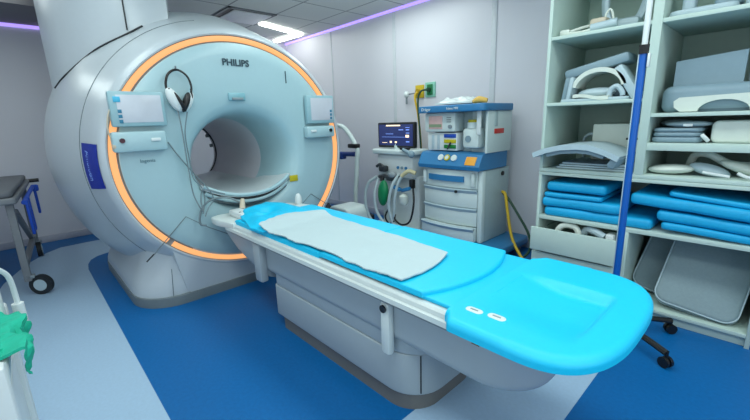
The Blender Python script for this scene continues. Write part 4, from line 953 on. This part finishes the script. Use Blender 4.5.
# ------------------------------------------------------------------ grey trolley at the left wall
tr = thing('patient_trolley', 'grey patient trolley with blue straps by the left wall', 'trolley', (-4.85, -0.285, 0), -0.075)
m = MB(); m.slab(roundrect(1.55, 0.56, 0.03), 0.80, 0.85, 0.012); m.build('deck', TROLG, tr)
m = MB(); m.slab(roundrect(1.50, 0.52, 0.05), 0.85, 0.90, 0.018); m.build('mattress', mat('mattress_grey', (104, 108, 114), 0.7), tr)
for sx in (-1, 1):
    for sy in (-1, 1):
        m = MB(); m.box((sx * 0.66, sy * 0.22, 0.47), (0.05, 0.05, 0.68), 0.008); lg = m.build('leg', TROLG, tr)
        cx, cy = sx * 0.66, sy * 0.235
        ax = Vector((0.85, -0.5, 0)) if sx > 0 else Vector((0, 1, 0)); wc0 = Vector((cx, cy, 0.085)) + (Vector((0.02, 0.06, 0)) if sx > 0 else Vector((0, 0, 0)))
        m = MB(); m.cyl(wc0 - ax * 0.02, wc0 + ax * 0.02, 0.085, seg=28); w = m.build('castor', DARK, lg)
        m = MB(); m.cyl(wc0 - ax * 0.023, wc0 + ax * 0.023, 0.05, seg=18); m.build('hub', COILL, w)
        m = MB(); m.box((cx, cy, 0.165), (0.05, 0.065, 0.03), 0.008); m.build('fork', GREYP, lg)
for sy in (-1, 1):
    m = MB(); m.box((0, sy * 0.22, 0.26), (1.3, 0.04, 0.05), 0.008); m.build('lower_rail', TROLG, tr)
m = MB(); m.box((0, 0.22, 0.47), (0.045, 0.04, 0.95), 0.008, (0, math.radians(62), 0)); m.build('brace', TROLG, tr)
m = MB(); m.cyl((-0.66, 0.30, 0.775), (0.55, 0.30, 0.775), 0.018); m.build('side_rail', STRAPB, tr)
m = MB(); m.cyl((-0.74, 0.27, 0.83), (-0.74, 0.36, 0.83), 0.02); m.build('corner_grip', BLACK, tr)
for x in (-0.60, 0.32, 0.50):
    m = MB(); m.box((x, 0.315, 0.64), (0.07, 0.022, 0.30), 0.006, (0, 0.1, 0)); m.build('strap', STRAPB, tr)
m = MB(); m.box((-0.62, 0.32, 0.76), (0.06, 0.06, 0.07), 0.015); m.build('clip', STRAPB, tr)

# ------------------------------------------------------------------ white cart with green gown, near left
wc_ = thing('white_cart', 'white slatted plastic cart at the lower left with a tube on its side', 'cart', (-1.72, -0.462, 0))
for sx in (-1, 1):
    for sy in (-1, 1):
        m = MB(); m.box((sx * 0.27, sy * 0.30, 0.35), (0.06, 0.055, 0.70), 0.01); m.build('post', WHITEP, wc_)
for sx in (-1, 1):
    m = MB(); m.box((sx * 0.27, 0, 0.63), (0.05, 0.56, 0.06), 0.01); m.build('top_rail', WHITEP, wc_)
    m = MB(); m.box((sx * 0.275, -0.04, 0.30), (0.03, 0.44, 0.56), 0.008); m.build('end_panel', WHITEP, wc_)
for sy in (-1, 1):
    m = MB(); m.box((0, sy * 0.30, 0.63), (0.50, 0.05, 0.06), 0.01); m.build('top_rail', WHITEP, wc_)
    m = MB(); m.box((0, sy * 0.30, 0.30), (0.50, 0.02, 0.42), 0.006); m.build('side_panel', WHITEP, wc_)
m = MB(); m.box((-0.2, 0.30, 0.79), (0.07, 0.05, 0.30), 0.02); m.build('handle_block', WHITEP, wc_)
m = MB(); m.tube([(-0.19, 0.33, 0.87), (-0.22, 0.355, 0.82), (-0.24, 0.36, 0.74), (-0.24, 0.36, 0.68)], 0.009); tbx = m.build('side_tube', WHITEP, wc_)
m = MB(); m.cyl((-0.24, 0.36, 0.70), (-0.24, 0.36, 0.62), 0.019); m.build('grip', WHITEP, tbx)
def gown(u, v):
    # draped over the rail: v across the rail, u along it
    s = (v - 0.45) * 0.30
    y = -0.15 + s if abs(s) < 0.05 else -0.15 + 0.05 * (1 if s > 0 else -1) + 0.10 * (s - 0.05 * (1 if s > 0 else -1))
    z = 0.69 - max(0, abs(s) - 0.05) * 0.75
    x = -1.90 + 0.36 * u
    n1 = mnoise.noise(Vector((u * 4, v * 4, 2))); n2 = mnoise.noise(Vector((u * 9, v * 7, 6)))
    return (x + 0.02 * n2, y + 0.035 * n1 + 0.016 * n2, z + 0.028 * n1 + 0.018 * n2)
m = MB(); m.sheet(gown, 30, 30, 0.01); tag(m.build('green_gown', GREEN), 'crumpled green gown draped over the white cart', 'cloth')

# ------------------------------------------------------------------ light
def area(loc, rot, sx, sy, power, col=(1, 1, 1)):
    l = bpy.data.lights.new('lamp_or_fill', 'AREA'); l.shape = 'RECTANGLE'; l.size = sx; l.size_y = sy; l.energy = power; l.color = col
    o = bpy.data.objects.new('lamp_or_fill', l); COL.objects.link(o); o.location = loc; o.rotation_euler = rot; return o
for (x, y, p) in ((-0.9, 0.2, 15), (-0.9, 1.9, 17), (-2.3, 1.9, 13), (-2.6, 0.2, 13), (0.6, 0.2, 15), (0.6, 1.9, 15), (-4.6, -0.7, 10), (-3.1, 3.05, 14), (-5.0, 2.9, 9), (-5.6, 0.0, 6)):
    area((x, y, H - 0.02), (0, 0, 0), 1.2, 0.6, p, (0.89, 1.0, 0.975))
area((1.3, 0.6, 1.5), (0, math.radians(90), 0), 1.4, 2.4, 16, (0.90, 1.0, 0.99))  # added soft fill behind the camera
area((-1.5, -1.6, 1.6), (math.radians(90), 0, 0), 2.6, 1.2, 16, (0.92, 1.0, 1.0))  # second added fill, from the near wall, not a fixture of the room
w = bpy.data.worlds.new('world'); scene.world = w; w.use_nodes = True
w.node_tree.nodes['Background'].inputs[0].default_value = (0.75, 0.85, 0.95, 1); w.node_tree.nodes['Background'].inputs[1].default_value = 0.1
vs_ = scene.view_settings
scene.display_settings.display_device = 'sRGB'
vs_.view_transform = 'Standard'; vs_.look = 'None'; vs_.exposure = 0.0; vs_.gamma = 1.0; vs_.use_curve_mapping = False
